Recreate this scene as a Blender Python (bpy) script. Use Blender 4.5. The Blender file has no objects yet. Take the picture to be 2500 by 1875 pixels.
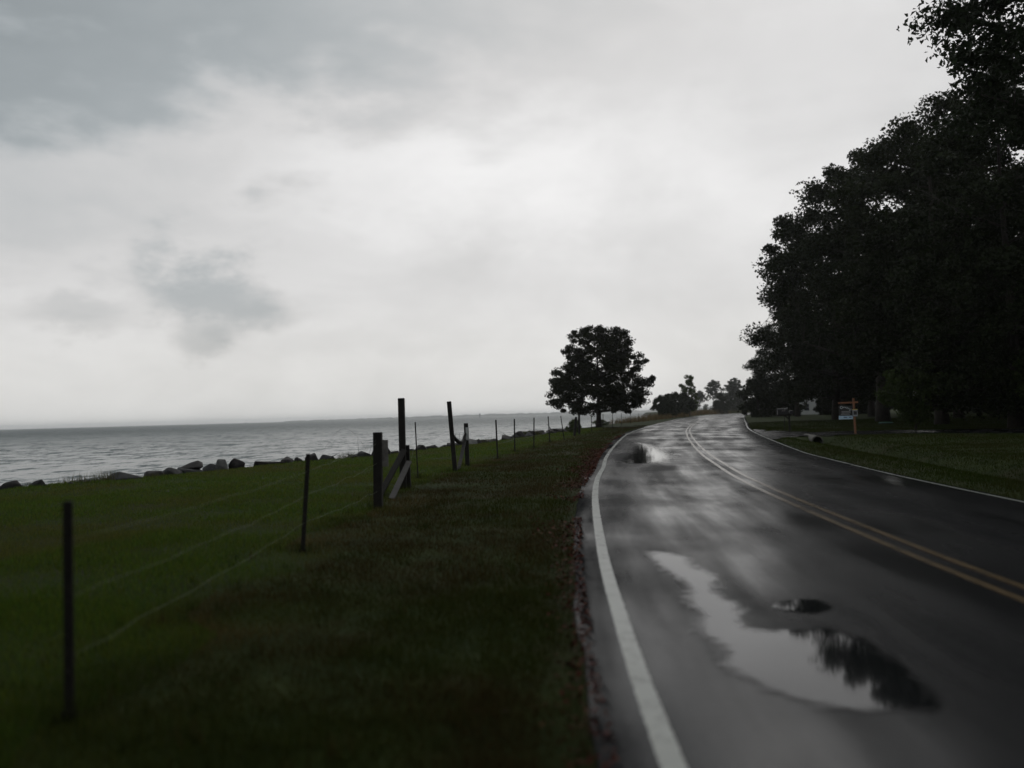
import bpy, bmesh, math, random
import numpy as np
from mathutils import Vector, Matrix, noise as mnoise
from mathutils.geometry import delaunay_2d_cdt

sc = bpy.context.scene
col = sc.collection
R = math.radians

# ------------------------------------------------------------------ camera
ROLL, PITCH = R(1.5695), R(2.0953)
cam_data = bpy.data.cameras.new('camera')
cam_data.sensor_width = 36.0
cam_data.lens = 30.0
cam_data.clip_start = 0.1
cam_data.clip_end = 40000
cam_data.dof.use_dof = True
cam_data.dof.focus_distance = 27.0
cam_data.dof.aperture_fstop = 0.72
cam = bpy.data.objects.new('camera', cam_data)
col.objects.link(cam)
fwd = Vector((0, math.cos(PITCH), math.sin(PITCH)))
r0 = Vector((1, 0, 0)); u0 = r0.cross(fwd)
rt = math.cos(ROLL) * r0 - math.sin(ROLL) * u0
up = math.cos(ROLL) * u0 + math.sin(ROLL) * r0
mw = Matrix((rt, up, -fwd)).transposed().to_4x4()
mw.translation = Vector((0, 0, 1.6))
cam.matrix_world = mw
sc.camera = cam

# ------------------------------------------------------------------ node helpers
class NT:
    """thin wrapper that makes node trees short to write"""
    def __init__(self, tree):
        self.t = tree; self.n = tree.nodes; self.l = tree.links
    def node(self, typ, **kw):
        nd = self.n.new(typ)
        for k, v in kw.items():
            setattr(nd, k, v)
        return nd
    def put(self, sock, v):
        if isinstance(v, bpy.types.NodeSocket):
            self.l.new(v, sock)
        elif v is not None:
            sock.default_value = v
    def m(self, op, a, b=None, c=None, clamp=False):
        nd = self.node('ShaderNodeMath', operation=op, use_clamp=clamp)
        self.put(nd.inputs[0], a)
        if b is not None: self.put(nd.inputs[1], b)
        if c is not None: self.put(nd.inputs[2], c)
        return nd.outputs[0]
    def v(self, op, a, b=None, scale=None):
        nd = self.node('ShaderNodeVectorMath', operation=op)
        self.put(nd.inputs[0], a)
        if b is not None: self.put(nd.inputs[1], b)
        if scale is not None: self.put(nd.inputs['Scale'], scale)
        return nd.outputs['Value'] if op in ('LENGTH', 'DOT_PRODUCT', 'DISTANCE') else nd.outputs[0]
    def step(self, x, lo, hi, a=0.0, b=1.0):
        nd = self.node('ShaderNodeMapRange', interpolation_type='SMOOTHSTEP')
        self.put(nd.inputs['Value'], x)
        nd.inputs['From Min'].default_value = lo; nd.inputs['From Max'].default_value = hi
        nd.inputs['To Min'].default_value = a; nd.inputs['To Max'].default_value = b
        return nd.outputs[0]
    def noise(self, vec, scale, detail=4, rough=0.55, out=0, distortion=0.0):
        nd = self.node('ShaderNodeTexNoise')
        if vec is not None: self.put(nd.inputs['Vector'], vec)
        nd.inputs['Scale'].default_value = scale
        nd.inputs['Detail'].default_value = detail
        nd.inputs['Roughness'].default_value = rough
        nd.inputs['Distortion'].default_value = distortion
        return nd.outputs[out]
    def mix(self, fac, a, b):
        nd = self.node('ShaderNodeMix', data_type='RGBA')
        self.put(nd.inputs['Factor'], fac)
        self.put(nd.inputs['A'], a if isinstance(a, bpy.types.NodeSocket) else (*a, 1)[:4])
        self.put(nd.inputs['B'], b if isinstance(b, bpy.types.NodeSocket) else (*b, 1)[:4])
        return nd.outputs['Result']
    def xyz(self, vec):
        nd = self.node('ShaderNodeSeparateXYZ'); self.put(nd.inputs[0], vec)
        return nd.outputs[0], nd.outputs[1], nd.outputs[2]
    def comb(self, x, y, z):
        nd = self.node('ShaderNodeCombineXYZ')
        for i, q in enumerate((x, y, z)): self.put(nd.inputs[i], q)
        return nd.outputs[0]

# ------------------------------------------------------------------ sky
SUN_EL, SUN_AZ = R(48), R(6)          # behind the thin part of the cloud, ahead of the camera
world = bpy.data.worlds.new('World')
sc.world = world
world.use_nodes = True
W = NT(world.node_tree)
W.n.clear()
w_out = W.node('ShaderNodeOutputWorld')
w_bg = W.node('ShaderNodeBackground')
w_bg.inputs['Strength'].default_value = 0.1
W.l.new(w_bg.outputs[0], w_out.inputs[0])
w_sky = W.node('ShaderNodeTexSky', sky_type='NISHITA', sun_disc=False)
w_sky.sun_elevation = SUN_EL
w_sky.sun_rotation = SUN_AZ
w_sky.air_density = 1.5; w_sky.dust_density = 4.0
d_ = W.v('NORMALIZE', W.node('ShaderNodeTexCoord').outputs['Generated'])
dx, dy, dz = W.xyz(d_)
inv = W.m('DIVIDE', 1.0, W.m('ADD', W.m('ABSOLUTE', dz), 0.22))
plane = W.comb(W.m('MULTIPLY', dx, inv), W.m('MULTIPLY', dy, inv), 0.0)     # the cloud deck as seen in perspective
n_big = W.noise(plane, 1.5, 4, 0.5)
n_mid = W.noise(W.v('ADD', plane, (3.1, 7.7, 0)), 3.4, 5, 0.55, distortion=0.3)
n_dir = W.noise(W.v('MULTIPLY', d_, (1.0, 1.0, 1.8)), 7.5, 7, 0.62, out=1)
n_fine = W.noise(W.v('MULTIPLY', d_, (1.0, 1.0, 2.6)), 9.0, 5, 0.5)
n_soft = W.noise(W.v('ADD', W.v('MULTIPLY', d_, (1.0, 1.0, 1.7)), (2.3, 0.4, 5.1)), 4.2, 6, 0.55, distortion=0.35)
def blob(c, sx, sz, lo, hi, warp):
    """a soft ragged cloud around direction c (x, z), in front of the camera"""
    off = W.v('SCALE', W.v('SUBTRACT', n_dir, (0.5, 0.5, 0.5)), scale=warp)
    p = W.v('ADD', d_, off)
    q = W.v('SUBTRACT', p, (c[0], math.sqrt(max(0, 1 - c[0] ** 2 - c[1] ** 2)), c[1]))
    ln = W.v('LENGTH', W.v('MULTIPLY', q, (1 / sx, 0.8 / sx, 1 / sz)))
    return W.step(ln, hi, lo)
# heavy grey deck overhead, reaching lower on the left; thinner to the right
edge = W.m('ADD', dz, W.m('MULTIPLY', W.m('SUBTRACT', n_soft, 0.5), 0.34))
edge = W.m('ADD', edge, W.m('MULTIPLY', W.m('SUBTRACT', n_fine, 0.5), 0.20))
edge = W.m('ADD', edge, W.m('MULTIPLY', dx, -0.07))
deck = W.step(edge, 0.285, 0.40)
lefty = W.step(W.m('ADD', dx, W.m('MULTIPLY', W.m('SUBTRACT', n_big, 0.5), 0.35)), 0.34, -0.42, 0.12, 1.0)
overhead = W.step(dz, 0.42, 0.74)                      # unseen zenith cloud, darkened to cut the light on the ground
deck = W.m('MULTIPLY', deck, W.m('MAXIMUM', lefty, overhead))
veil = W.m('MULTIPLY', W.step(W.m('ADD', dx, W.m('MULTIPLY', W.m('SUBTRACT', n_big, 0.5), 0.3)), -0.10, -0.55), W.step(edge, 0.13, 0.24))
c1 = blob((-0.335, 0.150), 0.090, 0.052, 0.25, 1.25, 0.20)
c2 = blob((-0.340, 0.090), 0.034, 0.022, 0.3, 1.3, 0.08)
c3 = blob((-0.455, 0.115), 0.055, 0.022, 0.3, 1.3, 0.12)
c4 = blob((-0.20, 0.085), 0.14, 0.020, 0.2, 1.4, 0.09)
bright = blob((0.00, 0.285), 0.26, 0.075, 0.1, 1.5, 0.16)
lum = W.m('ADD', 0.735, W.m('MULTIPLY', W.m('SUBTRACT', n_fine, 0.5), 0.10))
lum = W.m('ADD', lum, W.m('MULTIPLY', W.m('SUBTRACT', n_soft, 0.5), 0.36))
lum = W.m('ADD', lum, W.m('MULTIPLY', bright, 0.14))
for k, a in ((deck, 0.41), (overhead, 0.40), (veil, 0.24), (c1, 0.32), (c2, 0.24), (c3, 0.16), (c4, 0.07)):
    lum = W.m('MULTIPLY', lum, W.m('SUBTRACT', 1.0, W.m('MULTIPLY', k, a)))
tint = W.mix(W.step(lum, 0.30, 0.68), (0.89, 0.985, 1.035), (1.0, 0.995, 0.995))
tint = W.mix(W.step(dz, 0.16, 0.0), tint, (1.0, 0.995, 0.972))
cloud = W.v('SCALE', tint, scale=W.m('MULTIPLY', lum, 10.0))
W.l.new(W.mix(0.97, w_sky.outputs[0], cloud), w_bg.inputs['Color'])

# ------------------------------------------------------------------ sun (weak, wide: overcast)
sun_data = bpy.data.lights.new('sun', 'SUN')
sun_data.energy = 0.5
sun_data.angle = R(45)
sun_data.color = (1.0, 0.97, 0.93)
sun = bpy.data.objects.new('sun', sun_data)
col.objects.link(sun)
to_sun = Vector((math.sin(SUN_AZ) * math.cos(SUN_EL), math.cos(SUN_AZ) * math.cos(SUN_EL), math.sin(SUN_EL)))
sun.rotation_euler = to_sun.to_track_quat('Z', 'Y').to_euler()
sun.location = (0, 0, 60)

# ------------------------------------------------------------------ exposure, renderer
sc.view_settings.view_transform = 'Standard'
sc.view_settings.look = 'None'
sc.view_settings.gamma = 1.0
sc.view_settings.exposure = 0.0
sc.view_settings.use_curve_mapping = False
sc.render.engine = 'CYCLES'
sc.cycles.use_denoising = True
sc.cycles.max_bounces = 6
sc.cycles.diffuse_bounces = 3
sc.cycles.glossy_bounces = 3
sc.cycles.transmission_bounces = 2
sc.cycles.volume_bounces = 1
sc.cycles.transparent_max_bounces = 8
sc.cycles.caustics_reflective = False
sc.cycles.caustics_refractive = False

# ------------------------------------------------------------------ object helpers
def tag(o, label=None, cat=None, group=None, kind=None):
    if label: o['label'] = label
    if cat: o['category'] = cat
    if group: o['group'] = group
    if kind: o['kind'] = kind
    return o
def link(name, me, mat=None, parent=None, loc=None):
    o = bpy.data.objects.new(name, me)
    col.objects.link(o)
    if mat is not None and me is not None and len(me.materials) == 0:
        me.materials.append(mat)
    if parent is not None: o.parent = parent
    if loc is not None: o.location = loc
    return o
def empty(name, loc=(0, 0, 0), rz=0.0):
    o = bpy.data.objects.new(name, None)
    col.objects.link(o)
    o.location = loc; o.rotation_euler = (0, 0, rz)
    o.empty_display_size = 0.2
    return o
def mesh_np(name, verts, faces, smooth=False, color=None):
    """mesh from numpy arrays; faces is (n,3) or (n,4)"""
    verts = np.asarray(verts, dtype=np.float32); faces = np.asarray(faces, dtype=np.int32)
    me = bpy.data.meshes.new(name)
    nf, k = faces.shape
    me.vertices.add(len(verts)); me.vertices.foreach_set('co', verts.ravel())
    me.loops.add(nf * k); me.loops.foreach_set('vertex_index', faces.ravel())
    me.polygons.add(nf)
    me.polygons.foreach_set('loop_start', np.arange(nf, dtype=np.int32) * k)
    me.polygons.foreach_set('loop_total', np.full(nf, k, dtype=np.int32))
    if smooth: me.polygons.foreach_set('use_smooth', np.ones(nf, dtype=bool))
    if color is not None:
        at = me.attributes.new('tone', 'FLOAT_COLOR', 'POINT')
        c = np.ones((len(verts), 4), dtype=np.float32); c[:, :3] = color
        at.data.foreach_set('color', c.ravel())
    me.update(calc_edges=True); me.validate()
    return me
def mesh_py(name, verts, faces, smooth=False):
    me = bpy.data.meshes.new(name)
    me.from_pydata([tuple(v) for v in verts], [], faces)
    if smooth:
        for p in me.polygons: p.use_smooth = True
    me.update()
    return me
class MB:
    """collects boxes, bars, tubes; one mesh per build()"""
    def __init__(self): self.v = []; self.f = []
    def add(self, v, f):
        b = len(self.v); self.v += [tuple(q) for q in v]; self.f += [tuple(i + b for i in q) for q in f]
    def box(self, c, s, rot=None):
        c = Vector(c); h = Vector(s) / 2
        pts = [Vector((x * h.x, y * h.y, z * h.z)) for z in (-1, 1) for y in (-1, 1) for x in (-1, 1)]
        if rot is not None: pts = [rot @ p for p in pts]
        self.add([c + p for p in pts], [(0, 2, 3, 1), (4, 5, 7, 6), (0, 1, 5, 4), (2, 6, 7, 3), (0, 4, 6, 2), (1, 3, 7, 5)])
    def bar(self, a, b, w, d, ref=(0, 1, 0)):
        """rectangular timber from a to b"""
        a = Vector(a); b = Vector(b); z = (b - a).normalized()
        x = Vector(ref).cross(z)
        if x.length < 1e-4: x = Vector((1, 0, 0)).cross(z)
        x.normalize(); y = z.cross(x)
        m = Matrix((x, y, z)).transposed()
        self.box((a + b) / 2, (w, d, (b - a).length), m)
    def tube(self, pts, rad, n=6, caps=True):
        pts = [Vector(p) for p in pts]
        rad = rad if hasattr(rad, '__len__') else [rad] * len(pts)
        rings = []
        prev = None
        for i, p in enumerate(pts):
            t = (pts[min(i + 1, len(pts) - 1)] - pts[max(i - 1, 0)]).normalized()
            if prev is None:
                x = t.orthogonal().normalized()
            else:
                x = (prev - prev.dot(t) * t)
                x = x.normalized() if x.length > 1e-6 else t.orthogonal().normalized()
            prev = x; y = t.cross(x)
            rings.append([p + rad[i] * (math.cos(2 * math.pi * k / n) * x + math.sin(2 * math.pi * k / n) * y) for k in range(n)])
        v = [q for r in rings for q in r]; f = []
        for i in range(len(pts) - 1):
            for k in range(n):
                k2 = (k + 1) % n
                f.append((i * n + k, i * n + k2, (i + 1) * n + k2, (i + 1) * n + k))
        if caps:
            f.append(tuple(reversed(range(n)))); f.append(tuple(range(len(v) - n, len(v))))
        self.add(v, f)
    def build(self, name, mat, parent=None, smooth=False, bevel=0.0):
        me = mesh_py(name, self.v, self.f, smooth)
        if bevel:
            bm = bmesh.new(); bm.from_mesh(me)
            bmesh.ops.bevel(bm, geom=bm.edges[:], offset=bevel, segments=1, affect='EDGES', profile=0.5)
            bm.to_mesh(me); bm.free()
        return link(name, me, mat, parent)
def text_mesh(body, size, shear=0.0):
    cu = bpy.data.curves.new('lettering', 'FONT')
    cu.body = body; cu.size = size; cu.align_x = 'CENTER'; cu.align_y = 'CENTER'; cu.shear = shear; cu.extrude = 0.001
    cu.resolution_u = 3
    o = bpy.data.objects.new('lettering_source', cu)
    col.objects.link(o)
    bpy.context.view_layer.update()
    me = bpy.data.meshes.new_from_object(o.evaluated_get(bpy.context.evaluated_depsgraph_get()))
    bpy.data.objects.remove(o); bpy.data.curves.remove(cu)
    return me
def copy_tree(o, parent=None):
    c = o.copy(); col.objects.link(c); c.parent = parent
    for ch in [q for q in o.children]:
        copy_tree(ch, c)
    return c

# ------------------------------------------------------------------ materials
def material(name):
    m = bpy.data.materials.new(name); m.use_nodes = True
    t = NT(m.node_tree)
    p = t.n['Principled BSDF']
    return m, t, p
def simple(name, base, rough=0.7, var=0.25, scale=6.0, bump=0.3, dist=0.02, metallic=0.0, spec=0.4, coord='Object'):
    m, t, p = material(name)
    co = t.node('ShaderNodeTexCoord').outputs[coord]
    n = t.noise(co, scale, 5, 0.6)
    a = tuple(c * (1 - var) for c in base); b = tuple(min(1, c * (1 + var)) for c in base)
    t.l.new(t.mix(t.step(n, 0.3, 0.7), a, b), p.inputs['Base Color'])
    p.inputs['Roughness'].default_value = rough
    p.inputs['Metallic'].default_value = metallic
    p.inputs['Specular IOR Level'].default_value = spec
    if bump:
        bp = t.node('ShaderNodeBump'); bp.inputs['Strength'].default_value = bump; bp.inputs['Distance'].default_value = dist
        t.l.new(t.noise(co, scale * 3, 5, 0.65), bp.inputs['Height'])
        t.l.new(bp.outputs[0], p.inputs['Normal'])
    return m
def leaf_material(name, base, trans=0.25):
    m, t, p = material(name)
    g = t.node('ShaderNodeNewGeometry')
    ob = t.node('ShaderNodeObjectInfo')
    r = g.outputs['Random Per Island']
    c = t.mix(r, tuple(q * 0.6 for q in base), tuple(q * 1.4 for q in base))
    c = t.mix(t.m('MULTIPLY', ob.outputs['Random'], 0.5), c, tuple(q * w for q, w in zip(base, (1.25, 1.0, 0.8))))
    t.l.new(c, p.inputs['Base Color'])
    p.inputs['Roughness'].default_value = 0.6
    p.inputs['Specular IOR Level'].default_value = 0.10
    tr = t.node('ShaderNodeBsdfTranslucent'); t.l.new(c, tr.inputs[0])
    mx = t.node('ShaderNodeMixShader'); mx.inputs[0].default_value = trans
    t.l.new(p.outputs[0], mx.inputs[1]); t.l.new(tr.outputs[0], mx.inputs[2])
    t.l.new(mx.outputs[0], t.n['Material Output'].inputs[0])
    return m
def tone_material(name, rough=0.6, trans=0.2):
    """colour comes from the per-blade attribute (one colour per blade, shade on the right lawn included)"""
    m, t, p = material(name)
    a = t.node('ShaderNodeAttribute', attribute_name='tone')
    t.l.new(a.outputs['Color'], p.inputs['Base Color'])
    p.inputs['Roughness'].default_value = rough
    p.inputs['Specular IOR Level'].default_value = 0.02
    if trans:
        tr = t.node('ShaderNodeBsdfTranslucent'); t.l.new(a.outputs['Color'], tr.inputs[0])
        mx = t.node('ShaderNodeMixShader'); mx.inputs[0].default_value = trans
        t.l.new(p.outputs[0], mx.inputs[1]); t.l.new(tr.outputs[0], mx.inputs[2])
        t.l.new(mx.outputs[0], t.n['Material Output'].inputs[0])
    return m

M = {}
M['bark'] = simple('bark', (0.026, 0.021, 0.016), 0.85, 0.35, 5, 0.8, 0.03)
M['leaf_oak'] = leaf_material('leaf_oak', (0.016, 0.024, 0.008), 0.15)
M['leaf_lone'] = leaf_material('leaf_lone', (0.018, 0.023, 0.010), 0.2)
M['leaf_pine'] = leaf_material('leaf_pine', (0.024, 0.038, 0.018), 0.15)
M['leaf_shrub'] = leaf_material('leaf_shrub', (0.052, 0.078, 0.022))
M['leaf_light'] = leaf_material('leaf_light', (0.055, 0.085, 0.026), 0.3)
M['post_steel'] = simple('post_steel', (0.014, 0.011, 0.010), 0.75, 0.4, 18, 0.3, 0.003)
M['timber_dark'] = simple('timber_dark', (0.013, 0.011, 0.009), 0.85, 0.35, 9, 0.6, 0.008)
M['timber_grey'] = simple('timber_grey', (0.030, 0.028, 0.026), 0.75, 0.35, 12, 0.6, 0.006)
M['board_grey'] = simple('board_grey', (0.16, 0.15, 0.14), 0.6, 0.3, 8, 0.3, 0.004)
M['board_pale'] = simple('board_pale', (0.42, 0.43, 0.42), 0.55, 0.2, 8, 0.2, 0.003)
M['twine'] = simple('twine', (0.16, 0.19, 0.11), 0.6, 0.2, 30, 0.0)
M['wire'] = simple('wire', (0.10, 0.10, 0.10), 0.5, 0.2, 30, 0.0)
M['cedar'] = simple('cedar', (0.20, 0.085, 0.038), 0.6, 0.25, 9, 0.3, 0.004)
M['sign_black'] = simple('sign_black', (0.012, 0.012, 0.014), 0.35, 0.1, 5, 0.0)
M['sign_white'] = simple('sign_white', (0.62, 0.70, 0.72), 0.45, 0.06, 5, 0.0)
M['sign_grey'] = simple('sign_grey', (0.22, 0.22, 0.23), 0.45, 0.06, 5, 0.0)
M['sign_blue'] = simple('sign_blue', (0.40, 0.55, 0.68), 0.45, 0.10, 5, 0.0)
M['sign_navy'] = simple('sign_navy', (0.06, 0.10, 0.22), 0.45, 0.10, 5, 0.0)
M['box_grey'] = simple('box_grey', (0.25, 0.26, 0.28), 0.4, 0.1, 5, 0.0)
M['box_yellow'] = simple('box_yellow', (0.55, 0.45, 0.10), 0.4, 0.1, 5, 0.0)
M['mailbox'] = simple('mailbox_metal', (0.018, 0.018, 0.020), 0.35, 0.2, 10, 0.1, 0.002, 0.3)
M['lid'] = simple('lid_plastic', (0.10, 0.26, 0.22), 0.45, 0.12, 8, 0.1, 0.002)
M['concrete'] = simple('concrete', (0.09, 0.085, 0.075), 0.85, 0.3, 6, 0.5, 0.01)
M['siding'] = simple('siding', (0.42, 0.43, 0.42), 0.6, 0.06, 3, 0.0)
M['shingle'] = simple('shingle', (0.07, 0.065, 0.065), 0.85, 0.3, 10, 0.4, 0.02)
M['glass_dark'] = simple('glass_dark', (0.02, 0.025, 0.03), 0.08, 0.1, 2, 0.0)
M['beacon'] = simple('beacon_paint', (0.05, 0.07, 0.10), 0.6, 0.2, 3, 0.0)
M['litter'] = tone_material('leaf_litter', 0.5, 0.0)
M['blade'] = tone_material('grass_blades', 0.5, 0.25)
M['weed'] = tone_material('weed_blades', 0.6, 0.25)

def rock_mat(name, base):
    m, t, p = material(name)
    co = t.node('ShaderNodeTexCoord').outputs['Object']
    ob = t.node('ShaderNodeObjectInfo')
    co2 = t.v('ADD', co, t.v('SCALE', (13.0, 7.0, 5.0), scale=ob.outputs['Random']))
    n = t.noise(co2, 2.2, 6, 0.65)
    c = t.mix(t.step(n, 0.3, 0.7), tuple(q * 0.5 for q in base), tuple(q * 1.45 for q in base))
    n2 = t.noise(co2, 9.0, 4, 0.6)
    c = t.mix(t.step(n2, 0.58, 0.72, 0, 0.6), c, (0.05, 0.055, 0.03))
    t.l.new(c, p.inputs['Base Color'])
    p.inputs['Roughness'].default_value = 0.7; p.inputs['Specular IOR Level'].default_value = 0.2
    bp = t.node('ShaderNodeBump'); bp.inputs['Strength'].default_value = 0.6; bp.inputs['Distance'].default_value = 0.05
    t.l.new(t.noise(co2, 7.0, 6, 0.7), bp.inputs['Height']); t.l.new(bp.outputs[0], p.inputs['Normal'])
    return m
M['rock_dark'] = rock_mat('rock_dark', (0.022, 0.019, 0.019))
M['rock_grey'] = rock_mat('rock_grey', (0.040, 0.040, 0.041))
M['rock_pale'] = rock_mat('rock_pale', (0.085, 0.085, 0.082))

# ground: wet lawn over soil
m, t, p = material('ground_soil_and_turf'); M['ground'] = m
gp = t.node('ShaderNodeNewGeometry').outputs['Position']
g1 = t.noise(gp, 0.22, 5, 0.6); g2 = t.noise(gp, 1.3, 5, 0.65); g3 = t.noise(gp, 9.0, 4, 0.7)
green = t.mix(t.step(g2, 0.35, 0.65), (0.017, 0.029, 0.005), (0.030, 0.045, 0.007))
brown = t.mix(t.step(g3, 0.3, 0.7), (0.024, 0.019, 0.011), (0.040, 0.032, 0.015))
gc = t.mix(t.step(t.m('ADD', t.m('MULTIPLY', g1, 0.6), t.m('MULTIPLY', g2, 0.4)), 0.47, 0.62, 0.0, 0.75), green, brown)
gz = t.xyz(gp)[2]
gc = t.mix(t.step(gz, -0.25, -0.7), gc, (0.035, 0.030, 0.024))
t.l.new(gc, p.inputs['Base Color']); p.inputs['Roughness'].default_value = 0.9
p.inputs['Specular IOR Level'].default_value = 0.08
bp = t.node('ShaderNodeBump'); bp.inputs['Strength'].default_value = 0.9; bp.inputs['Distance'].default_value = 0.05
t.l.new(t.m('ADD', g3, g2), bp.inputs['Height']); t.l.new(bp.outputs[0], p.inputs['Normal'])

# wet asphalt: dark grit, part of it drowned by a smooth film of water
def asphalt(name, base, lo, hi, road_coords, seed=0.0):
    m, t, p = material(name)
    gp = t.node('ShaderNodeNewGeometry').outputs['Position']
    gp = t.v('ADD', gp, (seed, seed * 0.7, 0))
    if road_coords:
        ac = t.node('ShaderNodeAttribute', attribute_name='across').outputs['Fac']
        al = t.node('ShaderNodeAttribute', attribute_name='along').outputs['Fac']
        streak = t.noise(t.comb(t.m('MULTIPLY', ac, 1.3), t.m('MULTIPLY', al, 0.10), 0.0), 1.0, 4, 0.55)
        aa = t.m('ABSOLUTE', ac)
        track = t.m('ADD', t.step(t.m('ABSOLUTE', t.m('SUBTRACT', aa, 0.85)), 0.55, 0.0), t.step(t.m('ABSOLUTE', t.m('SUBTRACT', aa, 2.45)), 0.55, 0.0))
        track = t.m('SUBTRACT', track, t.step(aa, 3.15, 3.45, 0.0, 2.0))      # the ravelled edge holds no film
    else:
        streak = t.noise(gp, 0.8, 4, 0.55); track = 0.3
    big = t.noise(t.v('MULTIPLY', gp, (1.0, 0.6, 1.0)), 0.42, 3, 0.5, distortion=0.3)
    mid = t.noise(gp, 2.6, 4, 0.6)
    grit = t.noise(gp, 120.0, 3, 0.6)
    stone = t.node('ShaderNodeTexVoronoi'); stone.inputs['Scale'].default_value = 90.0
    t.l.new(gp, stone.inputs['Vector'])
    wet = t.step(t.m('ADD', t.m('MULTIPLY', streak, 0.5), t.m('MULTIPLY', big, 0.5)), 0.36, 0.66)
    cov = t.m('ADD', t.m('ADD', lo, t.m('MULTIPLY', wet, hi - lo)), t.m('MULTIPLY', track, 0.10))
    cov = t.m('ADD', cov, t.m('MULTIPLY', t.m('SUBTRACT', mid, 0.5), 0.12), clamp=True)
    cov = t.m('ADD', cov, t.m('MULTIPLY', t.m('SUBTRACT', t.noise(gp, 22.0, 4, 0.7), 0.5), 0.30), clamp=True)
    c = t.mix(t.step(grit, 0.3, 0.75), tuple(q * 0.55 for q in base), tuple(q * 1.6 for q in base))
    c = t.mix(t.step(mid, 0.35, 0.7, 0, 0.5), c, tuple(q * 0.75 for q in base))
    t.l.new(c, p.inputs['Base Color'])
    p.inputs['IOR'].default_value = 1.34
    t.l.new(t.m('SUBTRACT', 0.30, t.m('MULTIPLY', wet, 0.14)), p.inputs['Roughness'])
    bp = t.node('ShaderNodeBump'); bp.inputs['Distance'].default_value = 0.004
    t.l.new(t.m('MULTIPLY', t.m('SUBTRACT', 1.1, wet), 0.35), bp.inputs['Strength'])
    t.l.new(t.m('ADD', stone.outputs['Distance'], grit), bp.inputs['Height'])
    t.l.new(bp.outputs[0], p.inputs['Normal'])
    df = t.node('ShaderNodeBsdfDiffuse'); t.l.new(c, df.inputs[0]); t.l.new(bp.outputs[0], df.inputs['Normal'])
    mx = t.node('ShaderNodeMixShader')
    t.l.new(cov, mx.inputs[0]); t.l.new(df.outputs[0], mx.inputs[1]); t.l.new(p.outputs[0], mx.inputs[2])
    t.l.new(mx.outputs[0], t.n['Material Output'].inputs[0])
    return m
M['asphalt'] = asphalt('wet_asphalt', (0.013, 0.0138, 0.0150), 0.20, 0.92, True)
M['asphalt_drive'] = asphalt('wet_asphalt_driveway', (0.012, 0.012, 0.013), 0.45, 0.80, False, 31.0)

def paint(name, base, worn, mid_off, half):
    m, t, p = material(name)
    gp = t.node('ShaderNodeNewGeometry').outputs['Position']
    n = t.noise(gp, 14.0, 5, 0.7); n2 = t.noise(gp, 1.1, 3, 0.6)
    w = t.step(t.m('ADD', t.m('MULTIPLY', n, 0.7), t.m('MULTIPLY', n2, 0.3)), worn, worn + 0.12)
    c = t.mix(t.step(n2, 0.4, 0.7, 0, 0.35), base, tuple(q * 0.55 for q in base))
    c = t.mix(t.step(t.noise(gp, 3.2, 5, 0.7), 0.5, 0.7, 0, 0.4), c, (0.05, 0.05, 0.045))
    t.l.new(c, p.inputs['Base Color'])
    p.inputs['Roughness'].default_value = 0.22; p.inputs['IOR'].default_value = 1.34
    bp = t.node('ShaderNodeBump'); bp.inputs['Strength'].default_value = 0.3; bp.inputs['Distance'].default_value = 0.003
    t.l.new(t.noise(gp, 90, 3, 0.6), bp.inputs['Height']); t.l.new(bp.outputs[0], p.inputs['Normal'])
    e = t.m('ABSOLUTE', t.m('SUBTRACT', t.m('ABSOLUTE', t.node('ShaderNodeAttribute', attribute_name='across').outputs['Fac']), mid_off))   # distance from the stripe's middle
    rag = t.m('ADD', t.m('DIVIDE', e, half), t.m('MULTIPLY', t.m('SUBTRACT', t.noise(gp, 28.0, 4, 0.65), 0.5), 0.8))
    w = t.m('MAXIMUM', w, t.step(rag, 0.92, 1.12))
    tr = t.node('ShaderNodeBsdfTransparent'); mx = t.node('ShaderNodeMixShader')
    t.l.new(w, mx.inputs[0]); t.l.new(p.outputs[0], mx.inputs[1]); t.l.new(tr.outputs[0], mx.inputs[2])
    t.l.new(mx.outputs[0], t.n['Material Output'].inputs[0])
    return m
M['paint_white'] = paint('white_line_paint', (0.30, 0.32, 0.29), 0.58, 3.34, 0.060)
M['paint_yellow'] = paint('yellow_line_paint', (0.125, 0.085, 0.042), 0.52, 0.13, 0.055)

m, t, p = material('puddle_water'); M['puddle'] = m
p.inputs['Base Color'].default_value = (0.010, 0.011, 0.012, 1)
p.inputs['Roughness'].default_value = 0.045
p.inputs['IOR'].default_value = 1.34
at = t.node('ShaderNodeAttribute', attribute_name='depth')
gp = t.node('ShaderNodeNewGeometry').outputs['Position']
k = t.step(t.m('ADD', at.outputs['Fac'], t.m('MULTIPLY', t.m('SUBTRACT', t.noise(gp, 9.0, 5, 0.65), 0.5), 0.8)), 0.10, 0.55)
tr = t.node('ShaderNodeBsdfTransparent'); mx = t.node('ShaderNodeMixShader')
t.l.new(k, mx.inputs[0]); t.l.new(tr.outputs[0], mx.inputs[1]); t.l.new(p.outputs[0], mx.inputs[2])
t.l.new(mx.outputs[0], t.n['Material Output'].inputs[0])

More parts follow.
